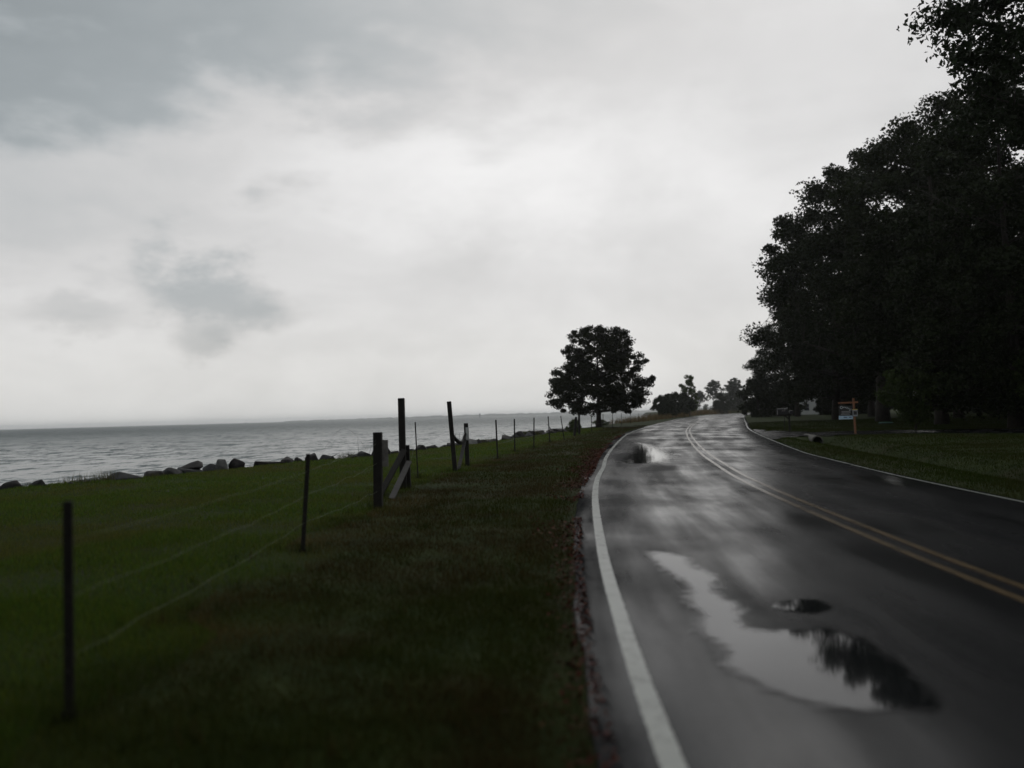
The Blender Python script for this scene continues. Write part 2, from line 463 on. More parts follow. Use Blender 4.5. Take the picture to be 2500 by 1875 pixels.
m, t, p = material('bay_water'); M['sea'] = m
gp = t.node('ShaderNodeNewGeometry').outputs['Position']
wv = t.v('MULTIPLY', gp, (1.35, 0.60, 1.0))
gust = t.noise(t.v('MULTIPLY', gp, (0.004, 0.022, 1)), 1.0, 4, 0.6)
out_ = t.step(t.v('LENGTH', gp), 25.0, 600.0, 1.35, 1.9)      # open water is rougher than the lee of the bank
amp = t.m('MULTIPLY', t.step(gust, 0.35, 0.65, 0.8, 1.2), out_)
slope = (0.0, 0.0, 0.0)
for sc_, k_ in ((0.09, 0.22), (0.27, 0.50), (0.9, 0.50), (3.2, 0.26)):      # swell, chop, ripples: facet slopes
    nz = t.v('SUBTRACT', t.noise(wv, sc_, 3, 0.55, out=1, distortion=0.4), (0.5, 0.5, 0.5))
    slope = t.v('ADD', slope, t.v('SCALE', nz, scale=k_))
slope = t.v('SCALE', t.v('MULTIPLY', slope, (1.3, 2.3, 0.0)), scale=amp)
t.l.new(t.v('NORMALIZE', t.v('ADD', slope, (0.0, 0.0, 1.0))), p.inputs['Normal'])
p.inputs['Base Color'].default_value = (0.036, 0.062, 0.062, 1)
t.l.new(t.step(t.v('LENGTH', gp), 25.0, 500.0, 0.22, 0.46), p.inputs['Roughness'])
p.inputs['IOR'].default_value = 1.34

# ------------------------------------------------------------------ lines of the place (metres; camera stands at 0,0)
def spline(pts, n=12):
    """Catmull-Rom through points, numpy (k,2)"""
    P = [np.array(q, dtype=float) for q in pts]
    P = [2 * P[0] - P[1]] + P + [2 * P[-1] - P[-2]]
    out = []
    for i in range(1, len(P) - 2):
        a, b, c, d = P[i - 1:i + 3]
        for k in range(n):
            s = k / n
            out.append(0.5 * ((2 * b) + (-a + c) * s + (2 * a - 5 * b + 4 * c - d) * s * s + (-a + 3 * b - 3 * c + d) * s ** 3))
    out.append(P[-2])
    return np.array(out)
def resample(P, step):
    d = np.r_[0, np.cumsum(np.linalg.norm(np.diff(P, axis=0), axis=1))]
    s = [0.0]
    while s[-1] < d[-1]:
        x = np.interp(s[-1], d, P[:, 0]); y = np.interp(s[-1], d, P[:, 1])
        s.append(s[-1] + step(math.hypot(x, y)))
    s = np.array(s[:-1] + [d[-1]])
    return np.c_[np.interp(s, d, P[:, 0]), np.interp(s, d, P[:, 1])]
CENTRE = spline([(3.7, -60), (3.8, -30), (3.85, -10), (3.97, 2), (4.15, 7), (4.42, 11), (4.85, 16), (5.35, 20.5), (6.0, 25), (6.75, 30), (8.3, 39),
                 (11.2, 54.5), (15.2, 74), (22.4, 105), (38.1, 169), (53, 222), (70.5, 277), (83, 308), (104, 335), (140, 356), (200, 372), (280, 380)], 10)
CENTRE = resample(CENTRE, lambda d: min(4.0, max(0.45, d * 0.035)))
SHORE = spline([(-24, -80), (-20, -30), (-16.5, 5), (-13.6, 22.6), (-12.0, 25), (-10.6, 28.6), (-9.6, 31.2), (-8.5, 33.7), (-6.4, 37.7), (-4.8, 42.2),
                (-3.0, 47.5), (-1.0, 57), (1.7, 67.5), (4.6, 80), (7.8, 97), (12.5, 116), (20, 142), (31, 185), (44, 232), (58, 285), (66, 330), (72, 400),
                (88, 520), (108, 700), (150, 900), (240, 1200)], 8)
def dist_line(P, X, Y):
    """signed distance to polyline P (+ on its right when walking along it)"""
    X = np.asarray(X, float).ravel(); Y = np.asarray(Y, float).ravel()
    best = np.full(X.shape, 1e18); sgn = np.zeros(X.shape)
    for i in range(len(P) - 1):
        ax, ay = P[i]; bx, by = P[i + 1]
        ux, uy = bx - ax, by - ay; L2 = ux * ux + uy * uy + 1e-12
        tt = np.clip(((X - ax) * ux + (Y - ay) * uy) / L2, 0, 1)
        ex = X - (ax + tt * ux); ey = Y - (ay + tt * uy)
        d2 = ex * ex + ey * ey
        cr = -(ux * (Y - ay) - uy * (X - ax))
        m_ = d2 < best
        best[m_] = d2[m_]; sgn[m_] = np.sign(cr[m_])
    return np.sqrt(best) * np.where(sgn == 0, 1, sgn)
def sstep(x, a, b):
    q = np.clip((x - a) / (b - a), 0, 1); return q * q * (3 - 2 * q)
ROAD_Z = 0.02
def widen(Y, right):
    """the carriageway broadens through the bend: factor on the half width"""
    if right: return np.interp(Y, [30, 37, 46, 59, 94, 158, 264, 330, 370], [1.0, 1.08, 1.17, 1.30, 1.70, 2.15, 2.2, 1.6, 1.2])
    return np.interp(Y, [24, 40, 60, 111, 175, 290, 370], [1.0, 1.12, 1.28, 1.36, 1.5, 1.55, 1.2])
DRIVE = np.array([(13.2, 44.6), (15.2, 46.6), (17.0, 46.6), (19.6, 46.8), (22.1, 45.5), (25.6, 43.2), (34, 38), (44, 31), (47.5, 36.5), (38, 43), (29.4, 49.0), (25.2, 51.6),
                  (21.6, 53.2), (18.9, 53.6), (18.3, 56), (18.0, 60), (18.4, 65.6)])
def in_drive(X, Y):
    ins = np.zeros(len(X), bool); n = len(DRIVE)
    for i in range(n):
        x1, y1 = DRIVE[i]; x2, y2 = DRIVE[(i + 1) % n]
        c = ((y1 > Y) != (y2 > Y)) & (X < (x2 - x1) * (Y - y1) / (y2 - y1 + 1e-12) + x1)
        ins ^= c
    return ins
DITCH = 6.5
CEN_C = CENTRE[::2]; SH_C = SHORE[::2]
def height(X, Y, raw=False):
    X = np.asarray(X, float).ravel(); Y = np.asarray(Y, float).ravel()
    ds = dist_line(SH_C, X, Y); dr = dist_line(CEN_C, X, Y)
    dr = np.where(dr > 0, np.where(dr < 3.5 * widen(Y, True), dr / widen(Y, True), dr - 3.5 * (widen(Y, True) - 1)), np.where(-dr < 3.7 * widen(Y, False), dr / widen(Y, False), dr + 3.7 * (widen(Y, False) - 1)))
    dditch = dist_line(CEN_C, X, Y)
    und = 0.035 * np.sin(X * 0.55 + 1.3 * np.sin(Y * 0.21)) * np.cos(Y * 0.37 + 0.6 * np.sin(X * 0.3)) + 0.014 * np.sin(X * 2.3 + Y * 1.1) * np.sin(Y * 1.9 - X * 0.7)
    away = sstep(np.abs(dr), 4.0, 6.0)
    z = und * away - 0.045 * (1 - sstep(np.abs(dr), 3.75, 4.35))
    dd = np.abs(in_drive_soft(X, Y))
    z += -0.46 * np.exp(-((dditch - DITCH) / 0.75) ** 2) * sstep(Y, 4, 20) * (1 - sstep(dd, 0.0, 0.45)) * (1 - sstep(Y, 56, 64))
    z -= 2.3 * sstep(-ds, -0.5, 3.4) + 1.2 * sstep(-ds, 4, 30)
    far = sstep(np.hypot(X, Y), 350, 900)
    z += far * 1.0 * (ds > 0)
    return z
def in_drive_soft(X, Y):
    """1 inside the driveway, 0 from 0.5 m outside it"""
    closed = np.vstack([DRIVE, DRIVE[:1]])
    d = np.abs(dist_line(closed, X, Y)); d[in_drive(X, Y)] = 0
    return 1 - np.clip(d / 0.5, 0, 1)
def offset_line(P, off):
    T = np.gradient(P, axis=0); T /= np.linalg.norm(T, axis=1)[:, None] + 1e-9
    Nn = np.c_[T[:, 1], -T[:, 0]]           # to the right
    off = np.asarray(off, float)
    return P + Nn * (off[:, None] if off.ndim else off)

# ------------------------------------------------------------------ ground sheet
rng = np.random.default_rng(7)
pts = []
shr = resample(SHORE, lambda d: min(12.0, max(0.7, d * 0.03)))
for off in (-34, -12, -4.5, -3.4, -2.4, -1.5, -0.7, -0.1, 0.5, 1.2, 2.2):
    pts.append(offset_line(shr, off))
cr_ = CENTRE[CENTRE[:, 0] < 150]
for off in (-6.2, -5.2, -4.4, -3.9, -2.0, 0.0, 2.0, 3.7, 4.2, 4.8, 5.4, 5.8, 6.15, 6.5, 6.85, 7.2, 7.7, 8.4, 9.5, 11.0):
    pts.append(offset_line(cr_, off))
gx = []
for (x0, x1, y0, y1, s) in ((-40, 60, -60, 110, 1.6), (-60, 200, -80, 420, 9.0), (-120, 1400, -400, 1500, 45.0)):
    a, b = np.meshgrid(np.arange(x0, x1 + s / 2, s), np.arange(y0, y1 + s / 2, s))
    g = np.c_[a.ravel(), b.ravel()] + rng.uniform(-0.3, 0.3, (a.size, 2)) * s
    gx.append(g)
g1_ = gx[0]
g2_ = gx[1][~((gx[1][:, 0] > -40) & (gx[1][:, 0] < 60) & (gx[1][:, 1] > -60) & (gx[1][:, 1] < 110))]
g3_ = gx[2][~((gx[2][:, 0] > -60) & (gx[2][:, 0] < 200) & (gx[2][:, 1] > -80) & (gx[2][:, 1] < 420))]
allg = np.vstack([g1_, g2_, g3_])
ds_ = dist_line(SH_C, allg[:, 0], allg[:, 1]); dr_ = dist_line(CEN_C, allg[:, 0], allg[:, 1])
allg = allg[(ds_ > 2.8) & ((np.abs(dr_) > 10) | (dr_ < -6.8))]
pts.append(allg)
pts = np.vstack(pts)
vo, _, fo, *_r = delaunay_2d_cdt([Vector(q) for q in pts.tolist()], [], [], 0, 1e-4)
V2 = np.array([(q.x, q.y) for q in vo])
Fo = np.array([f for f in fo if len(f) == 3])
cx = V2[Fo].mean(axis=1)
keep = dist_line(SH_C, cx[:, 0], cx[:, 1]) > -33
Fo = Fo[keep]
V3 = np.c_[V2, height(V2[:, 0], V2[:, 1])]
ground = link('ground', mesh_np('ground', V3, Fo, smooth=True), M['ground'])
tag(ground, kind='structure')

# ------------------------------------------------------------------ bay and far shore
sea = link('water', mesh_np('water', [(-9000, -600, -1.6), (9000, -600, -1.6), (9000, 9000, -1.6), (-9000, 9000, -1.6)], [(0, 1, 2, 3)]), M['sea'])
tag(sea, kind='structure')
# low wooded land across the bay, a ridge with real depth
xs = np.arange(-1400, 6500, 24.0)
prof = []
rr = random.Random(5)
verts = []; faces = []
for i, x in enumerate(xs):
    y = 5400 + 0.10 * x + 120 * math.sin(x * 0.0021)
    e = min(1, (x + 1400) / 1300.0)
    h = (4.0 + 13.0 * e) * (0.75 + 0.55 * (mnoise.noise(Vector((x * 0.012, 3, 0))) * 0.6 + mnoise.noise(Vector((x * 0.05, 9, 0))) * 0.5)) + rr.uniform(-2.0, 2.0)
    h = max(0.6, h)
    for (yy, zz) in ((-14, -2.2), (-8, 0.25 * h), (0, h), (40, 0.9 * h), (90, -2.2)):
        verts.append((x, y + yy, zz))
for i in range(len(xs) - 1):
    for k_ in range(4):
        a = i * 5 + k_
        faces.append((a, a + 5, a + 6, a + 1))
M['far_wood'] = simple('far_wood', (0.035, 0.048, 0.03), 0.9, 0.4, 0.02, 0.0, coord='Object')
fs = link('far_shore', mesh_py('far_shore', verts, faces), M['far_wood'])
tag(fs, kind='structure')

# ------------------------------------------------------------------ road
def strip(name, P, offs, zs, mat, parent=None, jitter=None):
    mid_ = sum(offs) / len(offs) if len(offs) == 2 else None      # a stripe keeps its width, the slab stretches
    ext = [(mid_ if mid_ is not None else o) * (widen(P[:, 1], o > 0) - 1) if abs(o) > 0.5 else np.zeros(len(P)) for o in offs]
    lines = [offset_line(P, o + ext[i] + (jitter[i] if jitter is not None and i in jitter else 0)) for i, o in enumerate(offs)]
    n = len(P); v = []; f = []
    for ln, z in zip(lines, zs):
        v += [(q[0], q[1], z) for q in ln]
    for k in range(len(offs) - 1):
        for i in range(n - 1):
            a = k * n + i; b = (k + 1) * n + i
            f.append((a, b, b + 1, a + 1))
    me = mesh_py(name, v, f, True)
    run = np.r_[0, np.cumsum(np.linalg.norm(np.diff(P, axis=0), axis=1))]
    for an, val in (('across', np.repeat(np.array(offs, np.float32), n)), ('along', np.tile(run.astype(np.float32), len(offs)))):
        at = me.attributes.new(an, 'FLOAT', 'POINT'); at.data.foreach_set('value', val.astype(np.float32))
    return link(name, me, mat, parent)
RP = CENTRE
jl = np.array([0.035 * mnoise.noise(Vector((q[0] * 0.8, q[1] * 0.8, 1))) + 0.02 * mnoise.noise(Vector((q[0] * 3, q[1] * 3, 5))) for q in RP])
jr = np.array([0.06 * mnoise.noise(Vector((q[0] * 0.8, q[1] * 0.8, 11))) + 0.03 * mnoise.noise(Vector((q[0] * 3, q[1] * 3, 5))) for q in RP])
road = strip('road', RP, [-3.70, -3.64, -2.4, -0.8, 0.8, 2.4, 3.46, 3.52], [-0.09, ROAD_Z, ROAD_Z, ROAD_Z, ROAD_Z, ROAD_Z, ROAD_Z, -0.09], M['asphalt'],
             jitter={0: jl, 1: jl, 6: jr, 7: jr})
tag(road, kind='structure')
for o_, w_, z_, nm, lb, mt in ((-3.34, 0.125, 0.004, 'edge_line', 'wide white edge line beside the grass verge', 'paint_white'),
                               (-0.13, 0.10, 0.004, 'centre_line', 'seaward stripe of the double yellow centre line', 'paint_yellow'),
                               (0.13, 0.10, 0.004, 'centre_line', 'landward stripe of the double yellow centre line', 'paint_yellow'),
                               (3.34, 0.09, 0.004, 'edge_line', 'thin pale edge line beside the lawn', 'paint_white')):
    o = strip(nm, RP, [o_ - w_ / 2, o_ + w_ / 2], [ROAD_Z + z_] * 2, M[mt], road)
    o['label'] = lb

def sheet(name, outline, z, mat, inner=0.25, edge_fade=None, parent=None, smooth_n=6, closed_spline=True):
    """flat irregular sheet with a 'depth' attribute growing inwards"""
    P = np.array(outline, float)
    if closed_spline:
        k = len(P); Q = np.vstack([P[-2:], P, P[:3]])
        S = []
        for i in range(2, k + 2):
            a, b, c, d = Q[i - 1], Q[i], Q[i + 1], Q[i + 2]
            for j in range(smooth_n):
                s = j / smooth_n
                S.append(0.5 * ((2 * b) + (-a + c) * s + (2 * a - 5 * b + 4 * c - d) * s * s + (-a + 3 * b - 3 * c + d) * s ** 3))
        P = np.array(S)
    n = len(P)
    lo, hi = P.min(0), P.max(0)
    a, b = np.meshgrid(np.arange(lo[0], hi[0], inner), np.arange(lo[1], hi[1], inner))
    G = np.c_[a.ravel(), b.ravel()]
    from_poly = np.zeros(len(G), bool)
    for i in range(n):
        x1, y1 = P[i]; x2, y2 = P[(i + 1) % n]
        from_poly ^= ((y1 > G[:, 1]) != (y2 > G[:, 1])) & (G[:, 0] < (x2 - x1) * (G[:, 1] - y1) / (y2 - y1 + 1e-12) + x1)
    G = G[from_poly]
    closed = np.vstack([P, P[:1]])
    if len(G): G = G[np.abs(dist_line(closed, G[:, 0], G[:, 1])) > inner * 0.4]
    A = np.vstack([P, G]) if len(G) else P
    vo, eo, fo, *_r = delaunay_2d_cdt([Vector(q) for q in A.tolist()], [(i, (i + 1) % n) for i in range(n)], [list(range(n))], 1, 1e-5)
    V2 = np.array([(q.x, q.y) for q in vo])
    zz = z(V2) if callable(z) else np.full(len(V2), z)
    me = mesh_py(name, np.c_[V2, zz].tolist(), [tuple(f) for f in fo], True)
    if edge_fade:
        d = np.abs(dist_line(closed, V2[:, 0], V2[:, 1]))
        at = me.attributes.new('depth', 'FLOAT', 'POINT')
        at.data.foreach_set('value', np.clip(d / edge_fade, 0, 1).astype(np.float32))
    if len(me.polygons) and me.polygons[0].normal.z < 0: me.flip_normals()
    return link(name, me, mat, parent)
def drive_z(Vv):
    d = np.abs(dist_line(np.vstack([DRIVE, DRIVE[:1]]), Vv[:, 0], Vv[:, 1]))
    dr = dist_line(CEN_C, Vv[:, 0], Vv[:, 1])
    return np.where(dr < 5.3, 0.012, 0.05) - 0.13 * (d < 0.02) * (dr > 5.0)
drive = sheet('driveway', DRIVE, drive_z, M['asphalt_drive'], 0.9, smooth_n=4)
tag(drive, kind='structure')

def puddle(name, outline, label, fade, z=0.007, inner=0.12):
    o = sheet(name, outline, ROAD_Z + z, M['puddle'], inner, fade)
    tag(o, label, 'puddle', 'puddles on the wet road')
    return o
puddle('puddle', [(1.36, 9.6), (1.62, 9.75), (1.92, 9.3), (1.90, 8.7), (1.98, 8.1), (1.82, 7.4), (1.88, 6.9), (1.76, 6.25), (1.95, 6.22), (2.25, 6.25), (2.42, 5.85), (2.42, 5.25), (2.34, 4.75), (2.20, 4.40), (1.88, 4.36),
                  (1.50, 4.48), (1.26, 4.9), (1.16, 5.3), (1.24, 5.75), (1.18, 6.2), (1.30, 6.7), (1.30, 7.2), (1.42, 7.8), (1.36, 8.5)], 'large pale puddle in the near lane mirroring sky and dark tree', 0.36, inner=0.09)
puddle('puddle', [(1.96, 6.82), (2.24, 7.14), (2.50, 7.05), (2.52, 6.72), (2.24, 6.55)], 'tiny puddle just beyond the large pale puddle', 0.2, inner=0.06)
puddle('puddle', [(3.35, 29.0), (3.0, 26.6), (3.6, 25.7), (4.7, 26.1), (5.7, 29.0), (6.3, 34), (6.8, 41), (6.5, 46), (5.7, 43), (4.6, 36)], 'long puddle mirroring the lone roadside tree', 1.5, inner=0.4)
#puddle('puddle', [(6.3, 15.6), (7.0, 15.2), (7.9, 15.7), (7.8, 16.7), (6.9, 16.9)], 'oval puddle beyond the yellow lines near the lawn edge', 0.5, inner=0.2)
#puddle('puddle', [(6.6, 20.6), (7.6, 20.2), (8.4, 21.0), (8.2, 23.0), (7.2, 23.4)], 'puddle in the far lane opposite the timber posts', 0.6, inner=0.25)

# ------------------------------------------------------------------ trees
def leaves_np(rng, centers, radii, per, L, Wd, up=0.35, shell=0.55):
    """leaf quads scattered in ellipsoids"""
    n = len(centers); N = n * per
    c = np.repeat(np.asarray(centers), per, axis=0); r = np.repeat(np.asarray(radii), per, axis=0)
    d = rng.normal(size=(N, 3)); d /= np.linalg.norm(d, axis=1)[:, None]
    q = rng.uniform(0, 1, N) ** (1 - shell * 0.6)
    p = c + d * r * q[:, None]
    nrm = rng.normal(size=(N, 3)); nrm[:, 2] += up * 2
    nrm /= np.linalg.norm(nrm, axis=1)[:, None]
    a = rng.normal(size=(N, 3)); u = np.cross(nrm, a); u /= np.linalg.norm(u, axis=1)[:, None] + 1e-9
    v = np.cross(nrm, u)
    s = rng.uniform(0.6, 1.35, N)[:, None]
    u = u * s * L / 2; v = v * s * Wd / 2
    sag = nrm * (-0.18 * L) * s
    verts = np.stack([p - u + sag, p + v * 1.0, p + u + sag, p - v * 1.0], axis=1).reshape(-1, 3)
    faces = np.arange(N * 4).reshape(-1, 4)
    return verts, faces
def tree_meshes(name, seed, H, trunk_r, z0, profile, n_clu, clu_r, per, L, Wd, limbs=11, lean=(0, 0), flat=0.7, off=(0, 0), shell_bias=0.5, fork=0.35, lump=0.35):
    """profile: list of (relative height 0..1 in the crown, radius). returns trunk mesh, crown mesh"""
    rng = np.random.default_rng(seed); rd = random.Random(seed)
    ph = [q[0] for q in profile]; pr = [q[1] for q in profile]
    mb = MB()
    top = H * 0.86
    tp = []; k = 9
    for i in range(k + 1):
        s = i / k
        tp.append(Vector((lean[0] * s + 0.10 * trunk_r * 6 * math.sin(s * 5 + seed) * s, lean[1] * s + 0.10 * trunk_r * 6 * math.cos(s * 4 + seed) * s, top * s - 0.15 * (i == 0))))
    rads = [trunk_r * (1.35 if i == 0 else (1 - 0.88 * i / k)) for i in range(k + 1)]
    mb.tube(tp, rads, 8)
    # main limbs
    nodes = [(q, rads[i]) for i, q in enumerate(tp) if q.z > z0 * 0.8]
    for j in range(limbs):
        s = fork + (0.92 - fork) * (j + 0.5) / limbs
        i = min(k - 1, int(s * k)); fr = s * k - i
        b = tp[i].lerp(tp[i + 1], fr); rb = (rads[i] * (1 - fr) + rads[i + 1] * fr) * 0.55
        ang = j * 2.4 + rd.uniform(-0.4, 0.4)
        h = min(0.95, max(0.05, (b.z + H * 0.12 - z0) / (H - z0)))
        ln = np.interp(h, ph, pr) * rd.uniform(0.65, 0.9)
        e = b + Vector((math.cos(ang) * ln, math.sin(ang) * ln, H * rd.uniform(0.05, 0.16)))
        mid = b.lerp(e, 0.5) + Vector((0, 0, -0.03 * H * rd.uniform(-0.5, 1)))
        mb.tube([b, mid, e], [rb, rb * 0.6, rb * 0.2], 6)
        for w in (0.35, 0.6, 0.8, 1.0):
            q = b.lerp(mid, w * 2) if w < 0.5 else mid.lerp(e, (w - 0.5) * 2)
            nodes.append((q, rb * (1 - 0.8 * w)))
    cen = []; rad = []
    hs = np.linspace(0, 1, 200); wt = np.interp(hs, ph, pr) ** 1.35 + 0.05 * max(pr); cdf = np.cumsum(wt); cdf /= cdf[-1]
    for j in range(n_clu):
        h = float(np.interp((j + rd.random()) / n_clu, cdf, hs))
        ang = rd.uniform(0, 2 * math.pi)
        rr_ = np.interp(h, ph, pr) * (1 + lump * mnoise.noise(Vector((1.4 * math.cos(ang), 1.4 * math.sin(ang), h * 5 + seed * 3.7))))
        q = rd.random() ** (1 - shell_bias) 
        cr = clu_r * rd.uniform(0.55, 1.4)
        rho = max(0.0, rr_ * (0.25 + 0.75 * q) - cr * 0.6)
        z = z0 + (H - z0) * h
        z = min(z, H - cr * flat * 0.8)
        bx = off[0] * math.sin(h * math.pi); by = off[1] * math.sin(h * math.pi)
        cen.append((lean[0] * z / H + bx + rho * math.cos(ang), lean[1] * z / H + by + rho * math.sin(ang), z)); rad.append((cr, cr, cr * flat))
    for c in cen:
        cv = Vector(c)
        b, rb = min(nodes, key=lambda q: (q[0] - cv).length + (2.0 if q[0].z > cv.z + 0.3 else 0))
        if (b - cv).length > 0.3:
            mid = b.lerp(cv, 0.5) + Vector((rd.uniform(-.15, .15), rd.uniform(-.15, .15), rd.uniform(-0.05, 0.25)))
            r_ = max(0.012, min(rb * 0.5, 0.05)) * max(1, H / 16)
            mb.tube([b, mid, cv], [r_, r_ * 0.7, r_ * 0.3], 4, False)
    v, f = leaves_np(rng, cen, rad, per, L, Wd)
    return mesh_py(name + '_trunk', mb.v, mb.f, True), mesh_np(name + '_crown', v, f)
def plant_tree(name, meshes, loc, rz, scale, leaf, label, cat='tree', group=None, tn='trunk'):
    o = empty(name, (loc[0], loc[1], float(height([loc[0]], [loc[1]])[0]) - 0.05), rz)
    o.scale = scale if hasattr(scale, '__len__') else (scale,) * 3
    link(tn, meshes[0], M['bark'], o); link('crown', meshes[1], leaf, o)
    return tag(o, label, cat, group)

# the lone tree beside the fence
lone = tree_meshes('lone', 8, 11.3, 0.30, 1.75,
                   [(0, 3.9), (0.06, 5.2), (0.16, 6.1), (0.27, 6.4), (0.42, 6.0), (0.58, 5.2), (0.70, 4.5), (0.84, 4.0), (0.94, 3.3), (1, 2.4)],
                   430, 0.66, 165, 0.22, 0.15, limbs=16, flat=0.62, off=(0.35, 0), shell_bias=0.45, fork=0.16, lean=(0.25, 0), lump=0.10)
plant_tree('lone_tree', lone, (9.52, 95.2), 0.6, 1.0, M['leaf_lone'], 'solitary round-crowned dark tree between the fence and the water')

# big trees of the dark row on the landward side
oak = [tree_meshes('oak_a', 11, 23, 0.42, 2.6, [(0, 5.0), (0.15, 7.5), (0.35, 8.6), (0.6, 7.6), (0.8, 5.6), (0.93, 3.5), (1, 1.5)], 235, 1.35, 330, 0.27, 0.17, limbs=14, fork=0.16),
       tree_meshes('oak_b', 12, 23, 0.45, 4.6, [(0, 4.0), (0.12, 6.8), (0.3, 8.8), (0.5, 8.2), (0.7, 7.2), (0.88, 4.6), (1, 2.0)], 235, 1.4, 330, 0.27, 0.17, limbs=14, fork=0.18),
       tree_meshes('oak_c', 13, 23, 0.40, 1.6, [(0, 6.0), (0.2, 8.0), (0.4, 8.0), (0.6, 6.6), (0.8, 4.6), (1, 1.5)], 235, 1.35, 330, 0.27, 0.17, limbs=14, fork=0.12)]
pine_near = tree_meshes('pine_near', 21, 22, 0.33, 11.5, [(0, 4.5), (0.2, 8.5), (0.4, 9.2), (0.65, 7.5), (0.85, 5.0), (1, 2.0)], 270, 1.2, 260, 0.24, 0.12, limbs=13, fork=0.5, flat=0.55)
ROW = [  # x, y, variant, height, width factor, label
    (50.0, 150, 1, 19.0, 1.18, 'last and lowest tree at the far end of the dark roadside row'),
    (39.5, 104, 0, 26.0, 1.16, 'tall dark tree whose bulging crown overhangs the road bend'),
    (35.5, 82, 1, 27.0, 1.06, 'broad dark tree behind the for-sale sign in the roadside row'),
    (32.6, 65, 0, 25.3, 0.94, 'tall dark tree between the sign and the big shrub in the row'),
    (30.0, 51, 2, 21.3, 1.05, 'tall dark tree directly behind the vase-shaped shrub on the lawn'),
    (51.2, 121.8, 1, 22, 1.1, 'dark trunk and crown standing right of the white house gap'),
    (47.5, 91, 1, 22, 1.1, 'dark tree in the second line behind the green lid'),
    (58.0, 103, 0, 22, 1.1, 'dark tree in the second line deep behind the shrub'),
    (45.0, 68, 2, 22, 1.1, 'dense dark tree filling the second line behind the shrub'),
    (42.0, 52, 1, 19, 1.2, 'dense dark tree in the second line at the photo edge'),
    (84.0, 205, 2, 18, 1.15, 'farthest dark tree showing behind the end of the row'),
    (63.0, 146, 1, 20, 1.15, 'dark tree standing behind the last tree of the row'),
    (96.6, 240, 1, 17, 1.0, 'distant dark tree beside the pale house gap'),
    (60.0, 78, 2, 22, 1.3, 'rearmost dark tree closing the gap right of the shrub'),
    (72.0, 128, 2, 21, 1.3, 'rearmost dark tree closing the gap behind the lid'),
]
for i, (x, y, vv, hh, wf, lb) in enumerate(ROW):
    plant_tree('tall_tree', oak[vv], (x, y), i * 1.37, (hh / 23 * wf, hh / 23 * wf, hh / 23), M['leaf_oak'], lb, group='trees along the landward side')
# near pines whose boughs hang into the top right corner and shade the verge from beside and behind
for i, (x, y, s, lb) in enumerate([(23.3, 28.8, 1.0, 'nearest tall pine whose high bough hangs into the upper right corner'),
                                   (22.0, 12.0, 1.0, 'tall pine beside the road just outside the picture'),
                                   (18.0, -5.0, 1.05, 'tall pine behind the photographer beside the road')]):
    plant_tree('pine_tree', pine_near, (x, y), 0.4 + i * 1.9, s, M['leaf_pine'], lb, group='near pines beside the road')
for i, (x, y, vv) in enumerate([(9.5, -11, 0), (-2.0, -10.5, 1), (-11, -10, 2)]):  # unseen trees added behind the camera to darken the near grass
    plant_tree('tall_tree', oak[vv], (x, y), i * 2.1, (0.95, 0.95, 0.85), M['leaf_oak'], ('unseen tree added for shade behind the photographer on the landward verge', 'unseen tree added for shade directly behind the photographer', 'unseen tree added for shade behind the photographer near the shore')[i], group='unseen shade trees added behind the viewpoint')

# dark bushes closing the foot of the row
under = tree_meshes('under', 35, 6.0, 0.10, 0.05, [(0, 2.6), (0.3, 3.2), (0.6, 2.9), (0.85, 1.9), (1, 0.7)], 80, 0.75, 120, 0.34, 0.22, limbs=9, fork=0.06, flat=0.85)
US = [(40, 46), (46, 52), (50, 60), (54, 67), (57, 75), (60, 84), (63, 93), (66, 103), (69, 113), (72, 123), (75, 134), (78, 146), (82, 160), (86, 172), (38, 40), (66, 88), (78, 118), (84, 136), (96, 190), (104, 206), (46.0, 160), (53.0, 166), (60.5, 160), (64.5, 161), (69.0, 163)]
UL = {(46.0, 160): 'dark low bush closing the left foot of the tree row', (53.0, 166): 'dark bush just left of the white house', (60.5, 160): 'dark bush in front of the white house wall',
      (64.5, 161): 'dark bush hiding the right half of the white house', (69.0, 163): 'dark bush just right of the white house'}
for i, (x, y) in enumerate(US):
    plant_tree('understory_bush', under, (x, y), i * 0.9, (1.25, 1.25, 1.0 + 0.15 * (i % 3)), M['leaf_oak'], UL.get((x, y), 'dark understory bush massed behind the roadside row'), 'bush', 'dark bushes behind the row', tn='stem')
# shrubs on the lawn
shrub = tree_meshes('shrub', 31, 4.3, 0.06, 0.55, [(0, 0.45), (0.2, 1.15), (0.45, 1.75), (0.7, 1.7), (0.88, 1.15), (1, 0.5)], 120, 0.38, 170, 0.15, 0.10, limbs=10, fork=0.06, flat=0.9, shell_bias=0.6)
plant_tree('shrub', shrub, (25.15, 53.4), 0.3, (1.2, 1.2, 1.0), M['leaf_shrub'], 'vase-shaped green shrub beyond the driveway on the dark lawn', 'shrub', tn='stem')
plant_tree('shrub', shrub, (30.2, 48.6), 2.2, (1.25, 1.25, 1.1), M['leaf_shrub'], 'dark leafy shrub under the trees at the right picture edge', 'shrub', tn='stem')
low = tree_meshes('low_bush', 33, 1.25, 0.03, 0.1, [(0, 0.8), (0.4, 1.0), (0.75, 0.8), (1, 0.4)], 26, 0.24, 110, 0.12, 0.08, limbs=7, fork=0.05, flat=0.9)
plant_tree('shore_bush', low, (5.0, 71.5), 0.2, (0.8, 0.8, 0.95), M['leaf_shrub'], 'small bush behind the paired timber posts by the water', 'bush', tn='stem')
plant_tree('shore_bush', low, (1.0, 66.5), 1.2, (1.9, 1.0, 0.55), M['leaf_shrub'], 'low spreading weed bush among the shore boulders', 'bush', tn='stem')
